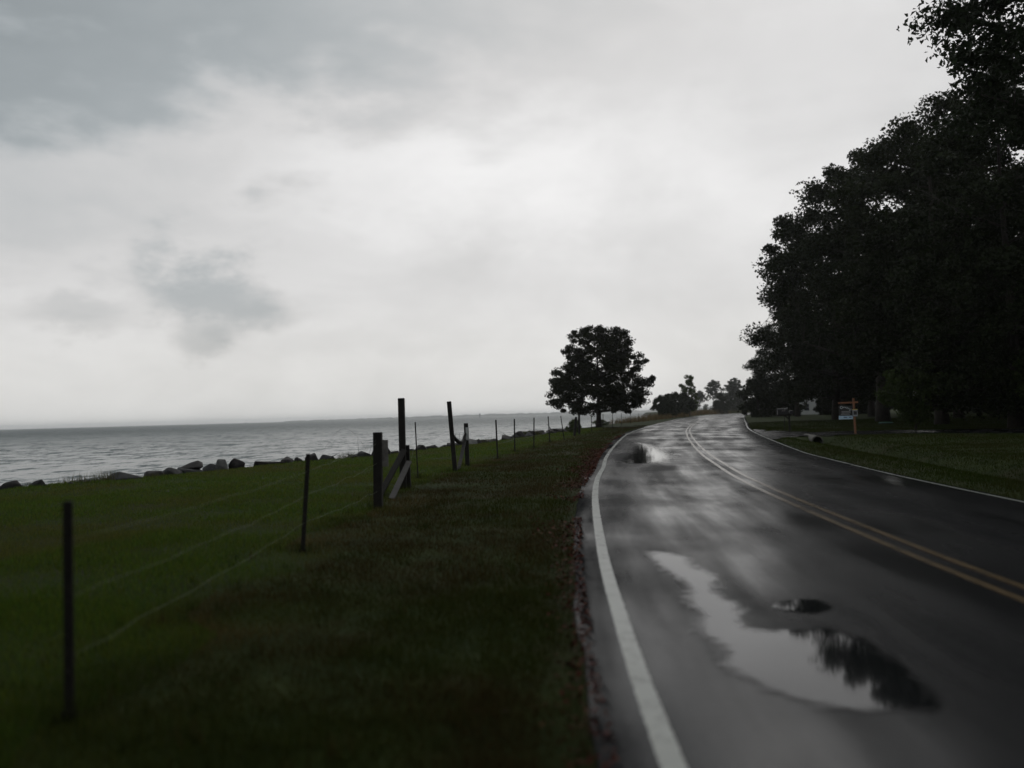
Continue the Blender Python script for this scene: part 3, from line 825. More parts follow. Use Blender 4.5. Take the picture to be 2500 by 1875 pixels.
plant_tree('shore_bush', low, (11.3, 108.5), 2.0, (2.6, 1.4, 0.6), M['leaf_light'], 'low green mound of bushes right of the lone tree trunk', 'bush', tn='stem')

# small trees further along the fence
small = [tree_meshes('small_a', 41, 5.4, 0.13, 1.1, [(0, 1.2), (0.25, 2.3), (0.5, 2.5), (0.75, 2.0), (1, 0.7)], 60, 0.52, 130, 0.34, 0.22, limbs=9, fork=0.2, flat=0.8),
         tree_meshes('small_b', 42, 5.4, 0.14, 0.9, [(0, 1.6), (0.3, 2.4), (0.6, 2.2), (0.85, 1.4), (1, 0.5)], 60, 0.52, 130, 0.34, 0.22, limbs=9, fork=0.18, flat=0.8)]
for i, (x, y, vv, s, lb) in enumerate([(30.3, 174, 0, 0.90, 'small bushy tree nearest the lone tree along the fence'), (34.2, 188, 1, 1.0, 'second small bushy tree along the distant fence'),
                                       (38.8, 203, 0, 1.12, 'third small bushy tree along the distant fence'), (43.4, 216, 1, 1.15, 'small bushy tree beside the pale loose-leaved tree')]):
    plant_tree('small_tree', small[vv], (x, y), i * 1.7, s, M['leaf_oak'], lb, group='small trees along the distant fence')
loose = tree_meshes('loose', 45, 11.2, 0.18, 1.6, [(0, 2.2), (0.25, 2.9), (0.5, 2.5), (0.7, 2.2), (0.9, 1.5), (1, 0.8)], 75, 0.62, 110, 0.36, 0.24, limbs=11, fork=0.15, flat=0.75)
plant_tree('loose_tree', loose, (47.6, 230), 0, 1.0, M['leaf_light'], 'paler loose-leaved tree rising above the small trees')
cedar = tree_meshes('cedar', 47, 7.4, 0.16, 0.3, [(0, 2.6), (0.25, 3.1), (0.5, 2.7), (0.75, 1.7), (1, 0.3)], 95, 0.62, 130, 0.30, 0.16, limbs=11, fork=0.08, flat=0.85, shell_bias=0.65)
plant_tree('cedar_tree', cedar, (77.5, 318), 0, (1.1, 1.1, 1.1), M['leaf_oak'], 'dark rounded cedar standing beyond the end of the road')
pine = [tree_meshes('pine_a', 51, 18, 0.28, 9.5, [(0, 2.2), (0.3, 4.6), (0.6, 5.0), (0.85, 3.4), (1, 1.4)], 70, 0.95, 110, 0.55, 0.34, limbs=12, fork=0.5, flat=0.55),
        tree_meshes('pine_b', 52, 18, 0.26, 10.5, [(0, 2.6), (0.3, 5.0), (0.6, 4.4), (0.85, 3.0), (1, 1.2)], 64, 1.0, 110, 0.55, 0.34, limbs=12, fork=0.55, flat=0.5)]
for i, (x, y, vv, s, lb) in enumerate([(113, 480, 0, 1.02, 'hazy pine with leaning rounded crown beyond the cedar'), (123, 474, 1, 1.05, 'wide flat-topped hazy pine beyond the road end'),
                                       (127.5, 490, 0, 0.92, 'hazy pine just right of the flat-topped one'), (134, 470, 1, 0.88, 'hazy pine partly hidden by the dark row'),
                                       (109.5, 500, 1, 0.72, 'shorter hazy pine left of the leaning one'), (141, 486, 0, 0.95, 'hazy pine behind the end of the dark row')]):
    plant_tree('pine_tree', pine[vv], (x, y), i * 2.2, s, M['leaf_pine'], lb, group='hazy pines beyond the road end')
dense = tree_meshes('dense', 55, 9, 0.2, 0.2, [(0, 3.0), (0.3, 3.8), (0.6, 3.4), (0.85, 2.2), (1, 0.8)], 70, 0.95, 90, 0.6, 0.4, limbs=9, fork=0.08, flat=0.8)
for i, (x, y, s, lb) in enumerate([(100, 388, 1.1, 'hazy bushy tree right behind the cedar'), (109, 402, 1.2, 'hazy bushy tree under the flat-topped pine'), (118, 396, 1.25, 'hazy bushy tree at the foot of the far pines'),
                                   (127, 410, 1.35, 'hazy bushy tree near the end of the dark row'), (137, 405, 1.4, 'hazy bushy tree half behind the dark row'), (93, 374, 0.8, 'low hazy bush right of the cedar'),
                                   (88, 364, 0.55, 'lowest hazy bush at the road bend')]):
    plant_tree('bushy_tree', dense, (x, y), i * 1.3, s, M['leaf_oak'], lb, group='bushy trees beyond the road end')

# far wood on the point: one hazy mass
rngw = np.random.default_rng(61)
cen = []; rad = []
for i in range(330):
    s = rngw.uniform(0, 1)
    x = 128 + s * 420 + rngw.normal(0, 4); y = 640 + s * 90 + rngw.uniform(0, 45)
    h = rngw.uniform(0.05, 1.0) * (13 + 4 * math.sin(x * 0.09) + 3 * math.sin(x * 0.23)) * min(1.0, 0.72 + s * 3)
    cen.append((x, y, max(1.5, h + 0.5))); rad.append((3.2, 3.2, 2.2))
v_, f_ = leaves_np(rngw, cen, rad, 60, 1.5, 1.0)
fw = link('woods', mesh_np('woods', v_, f_), M['leaf_pine'])
tag(fw, 'hazy grey woodland on the distant point of land', 'woods', kind='stuff')

# ------------------------------------------------------------------ house behind the trees
def house(loc, rz):
    h = empty('house', (loc[0], loc[1], float(height([loc[0]], [loc[1]])[0])), rz)
    w, d, e, rg = 13.0, 8.0, 5.4, 8.2
    b = MB(); b.box((0, 0, e / 2), (w, d, e))
    b.add([(-w / 2, -d / 2, e), (w / 2, -d / 2, e), (w / 2, d / 2, e), (-w / 2, d / 2, e), (-w / 2, 0, rg - .2), (w / 2, 0, rg - .2)], [(0, 3, 4), (1, 5, 2)])
    b.build('wall', M['siding'], h)
    r = MB()
    for s in (-1, 1):
        r.add([(-w / 2 - .4, s * (d / 2 + .5), e - .35), (w / 2 + .4, s * (d / 2 + .5), e - .35), (w / 2 + .4, 0, rg), (-w / 2 - .4, 0, rg),
               (-w / 2 - .4, s * (d / 2 + .5), e - .2), (w / 2 + .4, s * (d / 2 + .5), e - .2), (w / 2 + .4, 0, rg + .15), (-w / 2 - .4, 0, rg + .15)],
              [(0, 1, 2, 3), (4, 5, 6, 7), (0, 1, 5, 4), (0, 3, 7, 4), (1, 2, 6, 5)])
    ro = r.build('roof', M['shingle'], h)
    c = MB(); c.box((3, 0.6, rg + .3), (.9, .7, 1.8)); c.build('chimney', M['concrete'], ro)
    for z in (1.55, 4.1):
        for x in (-4.8, -2.4, 2.4, 4.8) if z < 2 else (-4.8, -2.4, 0, 2.4, 4.8):
            g = MB(); g.box((x, -d / 2 - 0.02, z), (.95, .05, 1.4)); wn = g.build('window', M['glass_dark'], h)
            f = MB()
            for (cx_, cz_, sx_, sz_) in ((x, z + .75, 1.15, .1), (x, z - .75, 1.15, .1), (x - .52, z, .1, 1.4), (x + .52, z, .1, 1.4), (x, z, .95, .06)):
                f.box((cx_, -d / 2 - .05, cz_), (sx_, .07, sz_))
            f.build('frame', M['siding'], wn)
    g = MB(); g.box((0, -d / 2 - .03, 1.05), (1.0, .06, 2.1)); dr = g.build('door', M['timber_dark'], h)
    g = MB(); g.box((.38, -d / 2 - .09, 1.0), (.05, .06, .12)); g.build('handle', M['wire'], dr)
    return tag(h, 'white house glimpsed between the trunks behind the mailbox', 'house')
house((68.5, 184), R(-20))

# ------------------------------------------------------------------ fences
def ground_z(x, y): return float(height([x], [y])[0])
def t_post(parent, x, y, h, dx=0.0, dyy=0.0, mat='post_steel', w=0.052):
    z = ground_z(x, y)
    b = MB(); a = Vector((x, y, z - 0.12)); e = Vector((x + dx, y + dyy, z + h))
    b.bar(a, e, w, 0.010); 
    off = Vector((0, 0.026, 0)); b.bar(a + off, e + off, 0.010, 0.042)
    n = int(h / 0.16)
    for i in range(2, n):
        q = a.lerp(e, i / n); b.box(q + Vector((0, -0.011, 0)), (0.022, 0.014, 0.028))
    b.box(a.lerp(e, 0.10) + Vector((0, -0.008, 0)), (0.09, 0.006, 0.07))
    o = b.build('post', M[mat], parent)
    return a, e
def sag(a, b, n=9, d=0.08, wob=0.0, seed=0):
    rd = random.Random(seed); a = Vector(a); b = Vector(b); out = []
    for i in range(n + 1):
        s = i / n; p = a.lerp(b, s); p.z -= 4 * d * s * (1 - s)
        if 0 < i < n: p += Vector((rd.uniform(-wob, wob), rd.uniform(-wob, wob), rd.uniform(-wob, wob)))
        out.append(p)
    return out
near = empty('wire_fence', (-2.47, 4.73, 0))
tag(near, 'steel-post fence with slack pale twine nearest the camera', 'fence')
near.location = (0, 0, 0)
P1 = t_post(near, -2.47, 4.73, 1.19, 0.0)
P2 = t_post(near, -2.60, 10.40, 1.19, 0.10)
for k, (h1, h2, h3, sd) in enumerate(((0.98, 0.98, 1.16, 0.035), (0.66, 0.68, 0.80, 0.03), (0.34, 0.36, 0.30, 0.03))):
    a = P1[0].lerp(P1[1], (h1 + .12) / 1.31); b = P2[0].lerp(P2[1], (h2 + .12) / 1.31)
    w = MB(); w.tube(sag(a, b, 12, sd, 0.012, k), 0.0013, 5)
    w.build('twine', M['twine'], near, True)
    c = Vector((-2.47, 15.36, h3))
    w = MB(); w.tube(sag(b, c, 12, sd * 0.9, 0.02, 10 + k), 0.0017, 5)
    w.build('twine', M['twine'], near, True)

def timber(parent, name, a, b, w, d, mat='timber_dark', ref=(0, 1, 0)):
    m_ = MB(); m_.bar(a, b, w, d, ref)
    return m_.build(name, M[mat], parent, bevel=min(w, d) * 0.07)
g1b = empty('timber_brace'); tag(g1b, 'stout sign post and tall post propped by a leaning plank', 'fence brace')
timber(g1b, 'post', (-2.47, 15.44, -0.15), (-2.45, 15.44, 1.36), 0.155, 0.15)
timber(g1b, 'post', (-2.54, 19.54, -0.15), (-2.545, 19.54, 2.06), 0.145, 0.14)
timber(g1b, 'post', (-2.44, 19.66, -0.15), (-2.46, 19.66, 0.98), 0.12, 0.12)
timber(g1b, 'brace', (-2.86, 17.9, -0.05), (-2.50, 19.45, 0.86), 0.12, 0.10)
o = timber(g1b, 'plank', (-2.50, 17.3, -0.03), (-2.37, 19.3, 0.62), 0.12, 0.04, 'timber_grey'); o['label'] = 'weathered grey plank leaning on the tall post'
b = MB(); b.bar((-2.325, 15.42, 0.74), (-2.325, 15.42, 1.22), 0.12, 0.02)
o = b.build('sign_board', M['board_grey'], g1b, bevel=0.004); o['label'] = 'grey board nailed edge-on to the stout post'
w = MB(); w.tube([(-2.36, 19.5, 0.98), (-2.28, 19.45, 0.9), (-2.31, 19.4, 0.75), (-2.36, 19.38, 0.55)], 0.005, 5); w.build('twine', M['twine'], g1b, True)
w = MB(); w.tube([(-2.47, 15.36, 1.22), (-2.54, 15.36, 1.16), (-2.60, 15.4, 1.0), (-2.58, 15.4, 0.8)], 0.003, 5); w.build('wire', M['wire'], g1b, True)
arc = []
for i in range(15):
    s = i / 14; arc.append((-2.62 - 0.78 * s, 15.2 - 0.1 * s, 0.82 + 0.62 * math.sin(math.pi * (0.12 + 0.80 * s)) - 0.35 * s * 0 ))
w = MB(); w.tube(arc, 0.0022, 4); w.build('wire', M['wire'], g1b, True)

g2b = empty('timber_brace'); tag(g2b, 'leaning tall post tied to a shorter post by a diagonal', 'fence brace')
timber(g2b, 'post', (-1.70, 24.74, -0.15), (-1.84, 24.74, 2.05), 0.125, 0.12)
timber(g2b, 'post', (-1.46, 26.82, -0.15), (-1.48, 26.82, 1.39), 0.13, 0.12)
timber(g2b, 'brace', (-1.64, 25.0, 0.02), (-1.52, 26.7, 0.86), 0.10, 0.07, 'timber_grey')
w = MB(); w.tube([(-1.76, 24.80, 1.08), (-1.72, 25.1, 0.96), (-1.66, 25.6, 0.85), (-1.60, 26.1, 0.81), (-1.55, 26.5, 0.86), (-1.50, 26.75, 1.08)], [0.045, 0.055, 0.06, 0.05, 0.05, 0.035], 7)
o = w.build('sagging_rail', M['timber_dark'], g2b, True); o['label'] = 'sagging dark rail hanging between the two posts'
for q in range(9):
    s = q / 8; w = MB(); x0 = -1.74 + 0.2 * s; y0 = 24.9 + 1.6 * s
    w.tube([(x0, y0, 0.95 - 0.3 * math.sin(s * math.pi) * 0.5), (x0 + 0.02, y0 + 0.03, 1.03 + 0.08 * math.sin(q * 2.1))], 0.006, 4)
    if q in (1, 4, 7): w.build('twig', M['bark'], g2b)
b = MB(); b.box((-1.44, 26.735, 1.06), (0.10, 0.02, 0.40)); o = b.build('board', M['board_pale'], g2b, bevel=0.004); o['label'] = 'pale board nailed to the shorter post'
rod = empty('steel_stake'); tag(rod, 'single thin steel stake standing between the two timber braces', 'stake')
b = MB(); b.bar((-2.52, 22.36, -0.1), (-2.56, 22.36, 1.49), 0.03, 0.03); b.build('post', M['post_steel'], rod)

farf = empty('wire_fence'); tag(farf, 'long line of thin stakes following the road bend past the lone tree', 'fence')
FP = [(-0.60, 31.43, 1.45, -0.03), (0.04, 36.90, 1.42, 0.02), (0.98, 42.07, 1.48, 0.06), (2.05, 48.27, 1.46, -0.06), (3.25, 54.64, 1.48, -0.19), (4.35, 61.2, 1.35, 0.18), (5.03, 65.1, 1.55, 0.01),
      (6.69, 72.9, 1.52, 0.0), (8.83, 84.1, 1.54, 0.05), (10.94, 94.2, 1.51, 0.05), (13.04, 103, 1.47, 0.05), (16.07, 117.1, 1.35, 0.04), (19.02, 129.3, 1.35, 0.04), (20.9, 137, 1.35, 0.10), (25.0, 155, 1.4, -0.04),
      (28.5, 167, 1.4, 0.02), (32.5, 181, 1.4, 0.03), (36.3, 194, 1.4, -0.03), (40.2, 208, 1.4, 0.03), (44.0, 221, 1.4, 0.0), (48, 235, 1.4, 0.04), (52, 249, 1.4, 0.0), (56, 263, 1.4, -0.05), (60, 277, 1.5, 0.0), (64, 291, 1.5, 0.0)]
tops = []
for i, (x, y, h, dx_) in enumerate(FP):
    if i in (5, 6):
        timber(farf, 'post', (x, y, -0.15), (x + dx_, y, h), 0.16, 0.15); z = ground_z(x, y); a, e = Vector((x, y, z)), Vector((x + dx_, y, h))
    elif y > 160:
        timber(farf, 'post', (x, y, -0.15), (x + dx_, y, h), 0.12, 0.12); a, e = Vector((x, y, 0)), Vector((x + dx_, y, h))
    else:
        a, e = t_post(farf, x, y, h, dx_, w=0.058)
    tops.append((a, e))
for k in (0.45, 0.9):
    for (a1, e1), (a2, e2) in zip(tops[:-1], tops[1:]):
        w = MB(); w.tube(sag(a1.lerp(e1, k), a2.lerp(e2, k), 5, 0.05), 0.004, 4, False); w.build('wire', M['wire'], farf, True)

# ------------------------------------------------------------------ shore boulders
def rock_mesh(seed, w, d, h, cuts=16):
    rd = random.Random(seed); bm = bmesh.new()
    for i in range(cuts):
        v = Vector((rd.gauss(0, 1), rd.gauss(0, 1), rd.gauss(0, 1))).normalized() * rd.uniform(0.86, 1.0)
        bm.verts.new((v.x * w / 2, v.y * d / 2, v.z * h / 2))
    r = bmesh.ops.convex_hull(bm, input=bm.verts[:])
    bmesh.ops.delete(bm, geom=[g for g in r['geom_interior'] if isinstance(g, bmesh.types.BMVert)], context='VERTS')
    bmesh.ops.bevel(bm, geom=bm.edges[:], offset=0.06 * min(w, d, h), segments=2, affect='EDGES', profile=0.6)
    me = bpy.data.meshes.new('boulder'); bm.to_mesh(me); bm.free()
    return me
# x, y, width, height above lawn, tone, tilt, label (None: shares the group's label)
RK = [(-13.5, 22.9, 0.55, 0.30, 'd', 0, None), (-12.85, 23.2, 0.50, 0.30, 'd', 0, 'dark pointed boulder nearest the left picture edge'), (-12.3, 23.7, 0.45, 0.14, 'd', 0, None),
      (-11.95, 24.3, 0.42, 0.30, 'd', 0, 'dark domed boulder left of the shore weed tuft'), (-11.6, 25.3, 1.10, 0.30, 'g', 0, 'broad smooth grey boulder low on the shore at left'),
      (-11.2, 26.6, 0.70, 0.30, 'd', 0, 'dark twin-humped boulder left of the tilted slab'), (-11.1, 27.6, 0.75, 0.30, 'g', 0, 'grey boulder under the low end of the tilted slab'),
      (-10.85, 28.5, 1.05, 0.30, 'g', 0, 'long grey boulder under the tilted slab'), (-10.75, 28.5, 0.95, 0.46, 's', -0.26, 'dark tilted slab perched on top of the boulders'),
      (-10.6, 29.9, 0.60, 0.28, 'g', 0, None), (-10.35, 30.3, 0.60, 0.42, 'p', 0, 'pale grey boulder paired with a dark one'), (-9.95, 30.7, 0.55, 0.44, 'd', 0, 'dark blocky boulder right of the pale one'),
      (-9.95, 31.3, 0.60, 0.18, 'g', 0, None), (-9.2, 32.0, 1.15, 0.30, 's', 0.06, 'large flat dark slab with a pale wet top edge'), (-8.75, 32.8, 0.75, 0.34, 'd', 0, 'dark boulder touching the flat slab'),
      (-8.5, 33.6, 0.40, 0.24, 'd', 0, None), (-8.1, 34.3, 0.62, 0.44, 'd', 0, 'dark squarish boulder left of the second fence post'), (-7.65, 35.0, 0.60, 0.28, 'g', 0, None),
      (-6.9, 36.6, 0.55, 0.26, 'g', 0, None), (-6.55, 37.2, 0.60, 0.32, 'g', 0, 'greenish grey boulder right of the shore weeds'), (-6.1, 37.7, 0.50, 0.30, 'd', 0, None), (-5.75, 38.6, 0.45, 0.34, 'd', 0, None),
      (-5.45, 39.4, 0.42, 0.26, 'd', 0, None), (-5.1, 40.2, 0.48, 0.28, 'd', 0, 'small dark boulder left of the stout sign post'), (-4.9, 41.2, 0.5, 0.22, 'g', 0, None), (-4.55, 42.0, 0.75, 0.36, 'd', 0, 'dark boulder right of the stout sign post'),
      (-4.2, 43.2, 0.60, 0.34, 'd', 0, None), (-4.1, 44.5, 0.55, 0.20, 'g', 0, None), (-3.75, 45.0, 0.60, 0.24, 'd', 0, None), (-3.45, 46.2, 0.8, 0.30, 'd', 0, 'rounded dark boulder beyond the thin steel stake'),
      (-3.05, 47.3, 0.85, 0.36, 'd', 0, None), (-2.45, 48.6, 1.05, 0.52, 'p', 0, 'pale peaked boulder between the two timber braces'), (-2.0, 50.0, 0.8, 0.36, 'd', 0, None),
      (-1.75, 52.0, 0.8, 0.26, 'g', 0, None), (-1.35, 54.0, 0.8, 0.28, 'g', 0, None), (-0.75, 56.3, 1.1, 0.44, 'd', 0, 'dark flat-topped boulder left of the third stake'), (-0.35, 58.2, 1.1, 0.30, 'd', 0, None),
      (0.1, 60.0, 0.8, 0.40, 'g', 0, None), (0.55, 61.5, 1.0, 0.60, 'd', 0, 'reddish dark wedge-shaped boulder between two thin stakes'), (1.05, 63.2, 0.8, 0.42, 'g', 0, None), (1.4, 64.6, 0.85, 0.50, 'd', 0, None),
      (2.1, 67.5, 1.2, 0.46, 'd', 0, None), (2.9, 70.5, 1.2, 0.42, 'd', 0, None), (3.4, 73.5, 1.2, 0.46, 'd', 0, 'dark boulder in front of the bush by paired posts'), (4.2, 77, 1.3, 0.40, 'd', 0, None),
      (4.9, 80.5, 1.3, 0.42, 'g', 0, None), (5.6, 84, 1.2, 0.36, 'd', 0, None), (6.6, 89, 1.3, 0.36, 'd', 0, None)]
TONE = {'d': 'rock_dark', 'g': 'rock_grey', 'p': 'rock_pale', 's': 'rock_dark'}
last_, k_since = 'left picture edge', 0
ORD = ['first', 'second', 'third', 'fourth', 'fifth', 'sixth', 'seventh', 'eighth']
for i, (x, y, w_, h_, tn, tl, lb) in enumerate(RK):
    if lb: last_, k_since = lb.split(' of ')[0].split(' with ')[0].split(' on top ')[0], 0
    else: k_since += 1
    size_ = 'low dark' if tn == 'd' else 'low grey'
    flat_ = tn == 's'
    w_ *= 1.22; h_ *= 0.85
    hh = 0.52 if flat_ else h_ * 1.15 + 0.45
    me = rock_mesh(100 + i * 7, w_ * 1.12, w_ * (0.8 if flat_ else 0.95), hh, 11 if flat_ else 15)
    o = link('boulder', me, M[TONE[tn]])
    o.location = (x, y, h_ - hh * 0.46)
    o.rotation_euler = (0, tl, (i * 1.7) % 6.28 if not flat_ else 0.15)
    tag(o, lb or ' '.join((ORD[k_since - 1] + ' ' + size_ + ' shore boulder right of the ' + last_).split()[:16]), 'boulder', 'boulders lining the shore')

# ------------------------------------------------------------------ weeds, grass, litter
def blades(name, rng, X, Y, hgt, wid, cols, mat, label, cat, lean=0.5, zoff=0.0):
    n = len(X); Z = height(X, Y) + zoff
    base = np.c_[X, Y, Z]
    a = rng.uniform(0, 2 * np.pi, n); u = np.c_[np.cos(a), np.sin(a), np.zeros(n)] * (wid[:, None] / 2)
    b = rng.uniform(0, 2 * np.pi, n); l = rng.uniform(0.1, 1, n) * lean
    tip = base + np.c_[np.cos(b) * l * hgt, np.sin(b) * l * hgt, hgt * np.sqrt(np.maximum(0.15, 1 - l ** 2))]
    base[:, 2] -= 0.01
    v = np.stack([base - u, base + u, tip], axis=1).reshape(-1, 3)
    c = np.repeat(cols, 3, axis=0)
    me = mesh_np(name, v, np.arange(n * 3).reshape(-1, 3), color=c)
    o = link(name, me, mat)
    return tag(o, label, cat, kind='stuff')
def vnoise(X, Y, s, seed):
    """cheap smooth value noise, 0..1"""
    r_ = np.random.default_rng(seed).uniform(0, 1, (256, 256))
    x = X * s; y = Y * s; i = np.floor(x).astype(int); j = np.floor(y).astype(int)
    fx = x - i; fy = y - j; fx = fx * fx * (3 - 2 * fx); fy = fy * fy * (3 - 2 * fy)
    g = lambda p, q: r_[p % 256, q % 256]
    return (g(i, j) * (1 - fx) + g(i + 1, j) * fx) * (1 - fy) + (g(i, j + 1) * (1 - fx) + g(i + 1, j + 1) * fx) * fy
def scatter(rng, boxes):
    X = []; Y = []; S = []
    for (x0, x1, y0, y1, dens, sc_) in boxes:
        n = int((x1 - x0) * (y1 - y0) * dens)
        X.append(rng.uniform(x0, x1, n)); Y.append(rng.uniform(y0, y1, n)); S.append(np.full(n, sc_))
    return np.concatenate(X), np.concatenate(Y), np.concatenate(S)
rngg = np.random.default_rng(99)
X, Y, S = scatter(rngg, [(-3.6, 0.6, 2.2, 5.0, 6500, 0.9), (-5.2, 0.8, 5.0, 8.0, 4200, 1.05), (-8.5, 1.4, 8.0, 13.0, 2000, 1.4), (-12, 2.2, 13.0, 20.0, 1000, 2.0),
                         (-14.5, 4.5, 20, 32, 500, 2.8), (-11, 9, 32, 50, 220, 4.0), (-6, 22, 50, 90, 75, 6.0),
                         (7.2, 16, 9, 20, 900, 1.8), (7.2, 24, 20, 34, 420, 2.5), (10, 40, 34, 60, 150, 3.8), (14, 60, 60, 100, 40, 6.5)])
inview = np.abs(X / np.maximum(Y, 0.1)) < 0.70
X, Y, S = X[inview], Y[inview], S[inview]
dr = dist_line(CEN_C, X, Y); ds = dist_line(SH_C, X, Y)
FY, FXX = [0, 4.7, 10.4, 15.4, 19.5, 24.7, 31.4, 36.9, 42, 48.3, 54.6, 65, 73, 84, 94, 103], [-2.4, -2.47, -2.6, -2.47, -2.5, -1.7, -0.6, 0.04, 0.98, 2.05, 3.25, 5.03, 6.7, 8.8, 10.9, 13]
fence_x = np.interp(Y, FY, FXX) + 0.9 * (vnoise(X, Y, 1.1, 56) - 0.5)
ok = (np.where(dr < 0, -dr - 3.62 * widen(Y, False), dr - 3.50 * widen(Y, True)) > rngg.uniform(-0.05, 0.12, len(X))) & (ds > -0.2) & ~in_drive(X, Y)
verge = (dr < 0) & (X > fence_x)
patch = 0.55 * vnoise(X, Y, 0.9, 3) + 0.30 * vnoise(X, Y, 2.7, 4) + 0.15 * vnoise(X, Y, 0.25, 5)
ok &= ~(verge & (patch > rngg.uniform(0.50, 0.80, len(X))) & (rngg.uniform(0, 1, len(X)) < 0.75))
litter_zone = (dr < 0) & (-dr - 3.62 * widen(Y, False) < 0.35 * vnoise(X, Y, 0.8, 8) + 0.03)
ok &= ~(litter_zone & (rngg.uniform(0, 1, len(X)) < 0.5))
X, Y, S, dr, ds, verge, patch = X[ok], Y[ok], S[ok], dr[ok], ds[ok], verge[ok], patch[ok]
n = len(X)
brownish = np.clip((0.5 * vnoise(X, Y, 0.45, 21) + 0.3 * vnoise(X, Y, 1.4, 22) + 0.2 * rngg.uniform(0, 1, n) - 0.42) * 3.0, 0, 1) * np.where(verge, 1.0, 0.5)
brownish = np.where(verge, np.clip(brownish * 1.3 + 0.30, 0, 1), brownish)
gcol = np.array([0.041, 0.071, 0.010]) * rngg.uniform(0.6, 1.4, (n, 1)); gcol[:, 0] *= rngg.uniform(0.8, 1.5, n)
bcol = np.array([0.082, 0.062, 0.024]) * rngg.uniform(0.5, 1.3, (n, 1))
c_ = gcol * (1 - brownish[:, None]) + bcol * brownish[:, None]
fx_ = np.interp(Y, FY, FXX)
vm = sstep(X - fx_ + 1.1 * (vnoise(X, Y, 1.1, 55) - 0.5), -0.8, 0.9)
c_ *= np.where(dr > 0, 0.60, 2.0 * (1 - vm) + 0.80 * vm)[:, None]  # right lawn: tree shade put into the blade colour
hg = rngg.uniform(0.025, 0.062, n) * (1 + 0.12 * S) * np.where(verge, 0.6 + 0.8 * vnoise(X, Y, 3.1, 30), 0.8 + 0.5 * vnoise(X, Y, 1.7, 30))
wd = 0.0055 * S * rngg.uniform(0.7, 1.4, n)
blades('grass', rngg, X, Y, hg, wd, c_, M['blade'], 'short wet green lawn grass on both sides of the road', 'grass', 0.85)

# red-brown leaf and needle litter along the road edge
n = 24000
idx = rngg.uniform(0, 1, n) ** 1.6
yy = 2.0 + idx * 60
ci = np.interp(yy, CENTRE[:, 1][:len(CENTRE) // 1], np.arange(len(CENTRE)))
cxx = np.interp(yy, CENTRE[:, 1], CENTRE[:, 0])
wv_ = 0.10 + 0.75 * np.clip(vnoise(cxx * 0 + 1.0, yy, 0.45, 12) * 1.5 - 0.35, 0, 1)
wv_ *= np.interp(yy, [0, 9, 14, 20, 30, 40, 60], [0.8, 0.9, 1.1, 1.6, 1.3, 0.9, 0.6])
wv_ = np.where(yy < 13, np.maximum(wv_, 0.28), wv_)
off = -3.58 - np.abs(rngg.normal(0, 0.55, n)) * wv_
xx = cxx + off - 3.62 * (widen(yy, False) - 1)
keep_ = vnoise(xx * 1.3, yy, 1.1, 77) * 0.6 + vnoise(xx, yy, 0.35, 78) * 0.6 > rngg.uniform(0.42, 0.85, n) + np.interp(yy, [0, 10, 16], [0.10, 0.08, 0.0])
keep_ = np.where(yy < 13, rngg.uniform(0, 1, n) < 0.10 + 0.30 * vnoise(xx, yy, 0.8, 79), keep_)
xx, yy, off = xx[keep_], yy[keep_], off[keep_]
nl = len(xx); Lf = rngg.uniform(0.008, 0.024, nl) * (1 + yy * 0.05)
pz = np.maximum(height(xx, yy) + 0.012, np.where(off > -3.72, ROAD_Z + 0.004, -1)) + rngg.uniform(0, 0.02, nl)
nr = rngg.normal(size=(nl, 3)) * 0.45; nr[:, 2] += 1; nr /= np.linalg.norm(nr, axis=1)[:, None]
u = np.cross(nr, rngg.normal(size=(nl, 3))); u /= np.linalg.norm(u, axis=1)[:, None]; v = np.cross(nr, u)
pc = np.c_[xx, yy, pz]
vv_ = np.stack([pc - u * Lf[:, None], pc + v * Lf[:, None] * 0.5, pc + u * Lf[:, None], pc - v * Lf[:, None] * 0.5], axis=1).reshape(-1, 3)
lc = np.array([0.085, 0.021, 0.018]) * rngg.uniform(0.3, 1.5, (nl, 1)); lc[:, 1] *= rngg.uniform(0.8, 1.8, nl)
lit = link('leaf_litter', mesh_np('leaf_litter', vv_, np.arange(nl * 4).reshape(-1, 4), color=np.repeat(lc, 4, axis=0)), M['litter'])
tag(lit, 'red brown leaf and needle litter along the road edge', 'leaf litter', kind='stuff')

# tall weeds: shoreline tufts and tan grass toward the road end
X = []; Y = []; Hh = []; Cc = []; Ww = []
def tuft(x, y, n, r_, h, colr, wd_):
    X.append(rngg.normal(x, r_, n)); Y.append(rngg.normal(y, r_, n)); Hh.append(rngg.uniform(0.5, 1.1, n) * h)
    Cc.append(np.array(colr) * rngg.uniform(0.6, 1.4, (n, 1))); Ww.append(np.full(n, wd_))
for (x, y, h) in ((-12.2, 24.0, 0.32), (-11.8, 24.6, 0.42), (-11.9, 24.9, 0.30), (-7.3, 35.9, 0.42), (-7.1, 36.3, 0.36), (-10.9, 26.0, 0.2), (-1.9, 51.5, 0.4), (-1.6, 53, 0.42), (1.4, 65.5, 0.6), (1.9, 66.5, 0.55), (-13.2, 23.2, 0.22)):
    tuft(x, y, 130, 0.22, h, (0.085, 0.080, 0.035), 0.012)
for (x, y) in ((-2.47, 4.73), (-2.60, 10.4), (-2.47, 15.44), (-2.54, 19.5), (-2.86, 17.9), (-2.52, 22.36), (-1.70, 24.74), (-1.46, 26.82), (-0.6, 31.43), (0.04, 36.9), (0.98, 42.07), (2.05, 48.27)):
    tuft(x, y, 110, 0.11, 0.20, (0.040, 0.050, 0.012), 0.007)          # unmown tufts round the posts
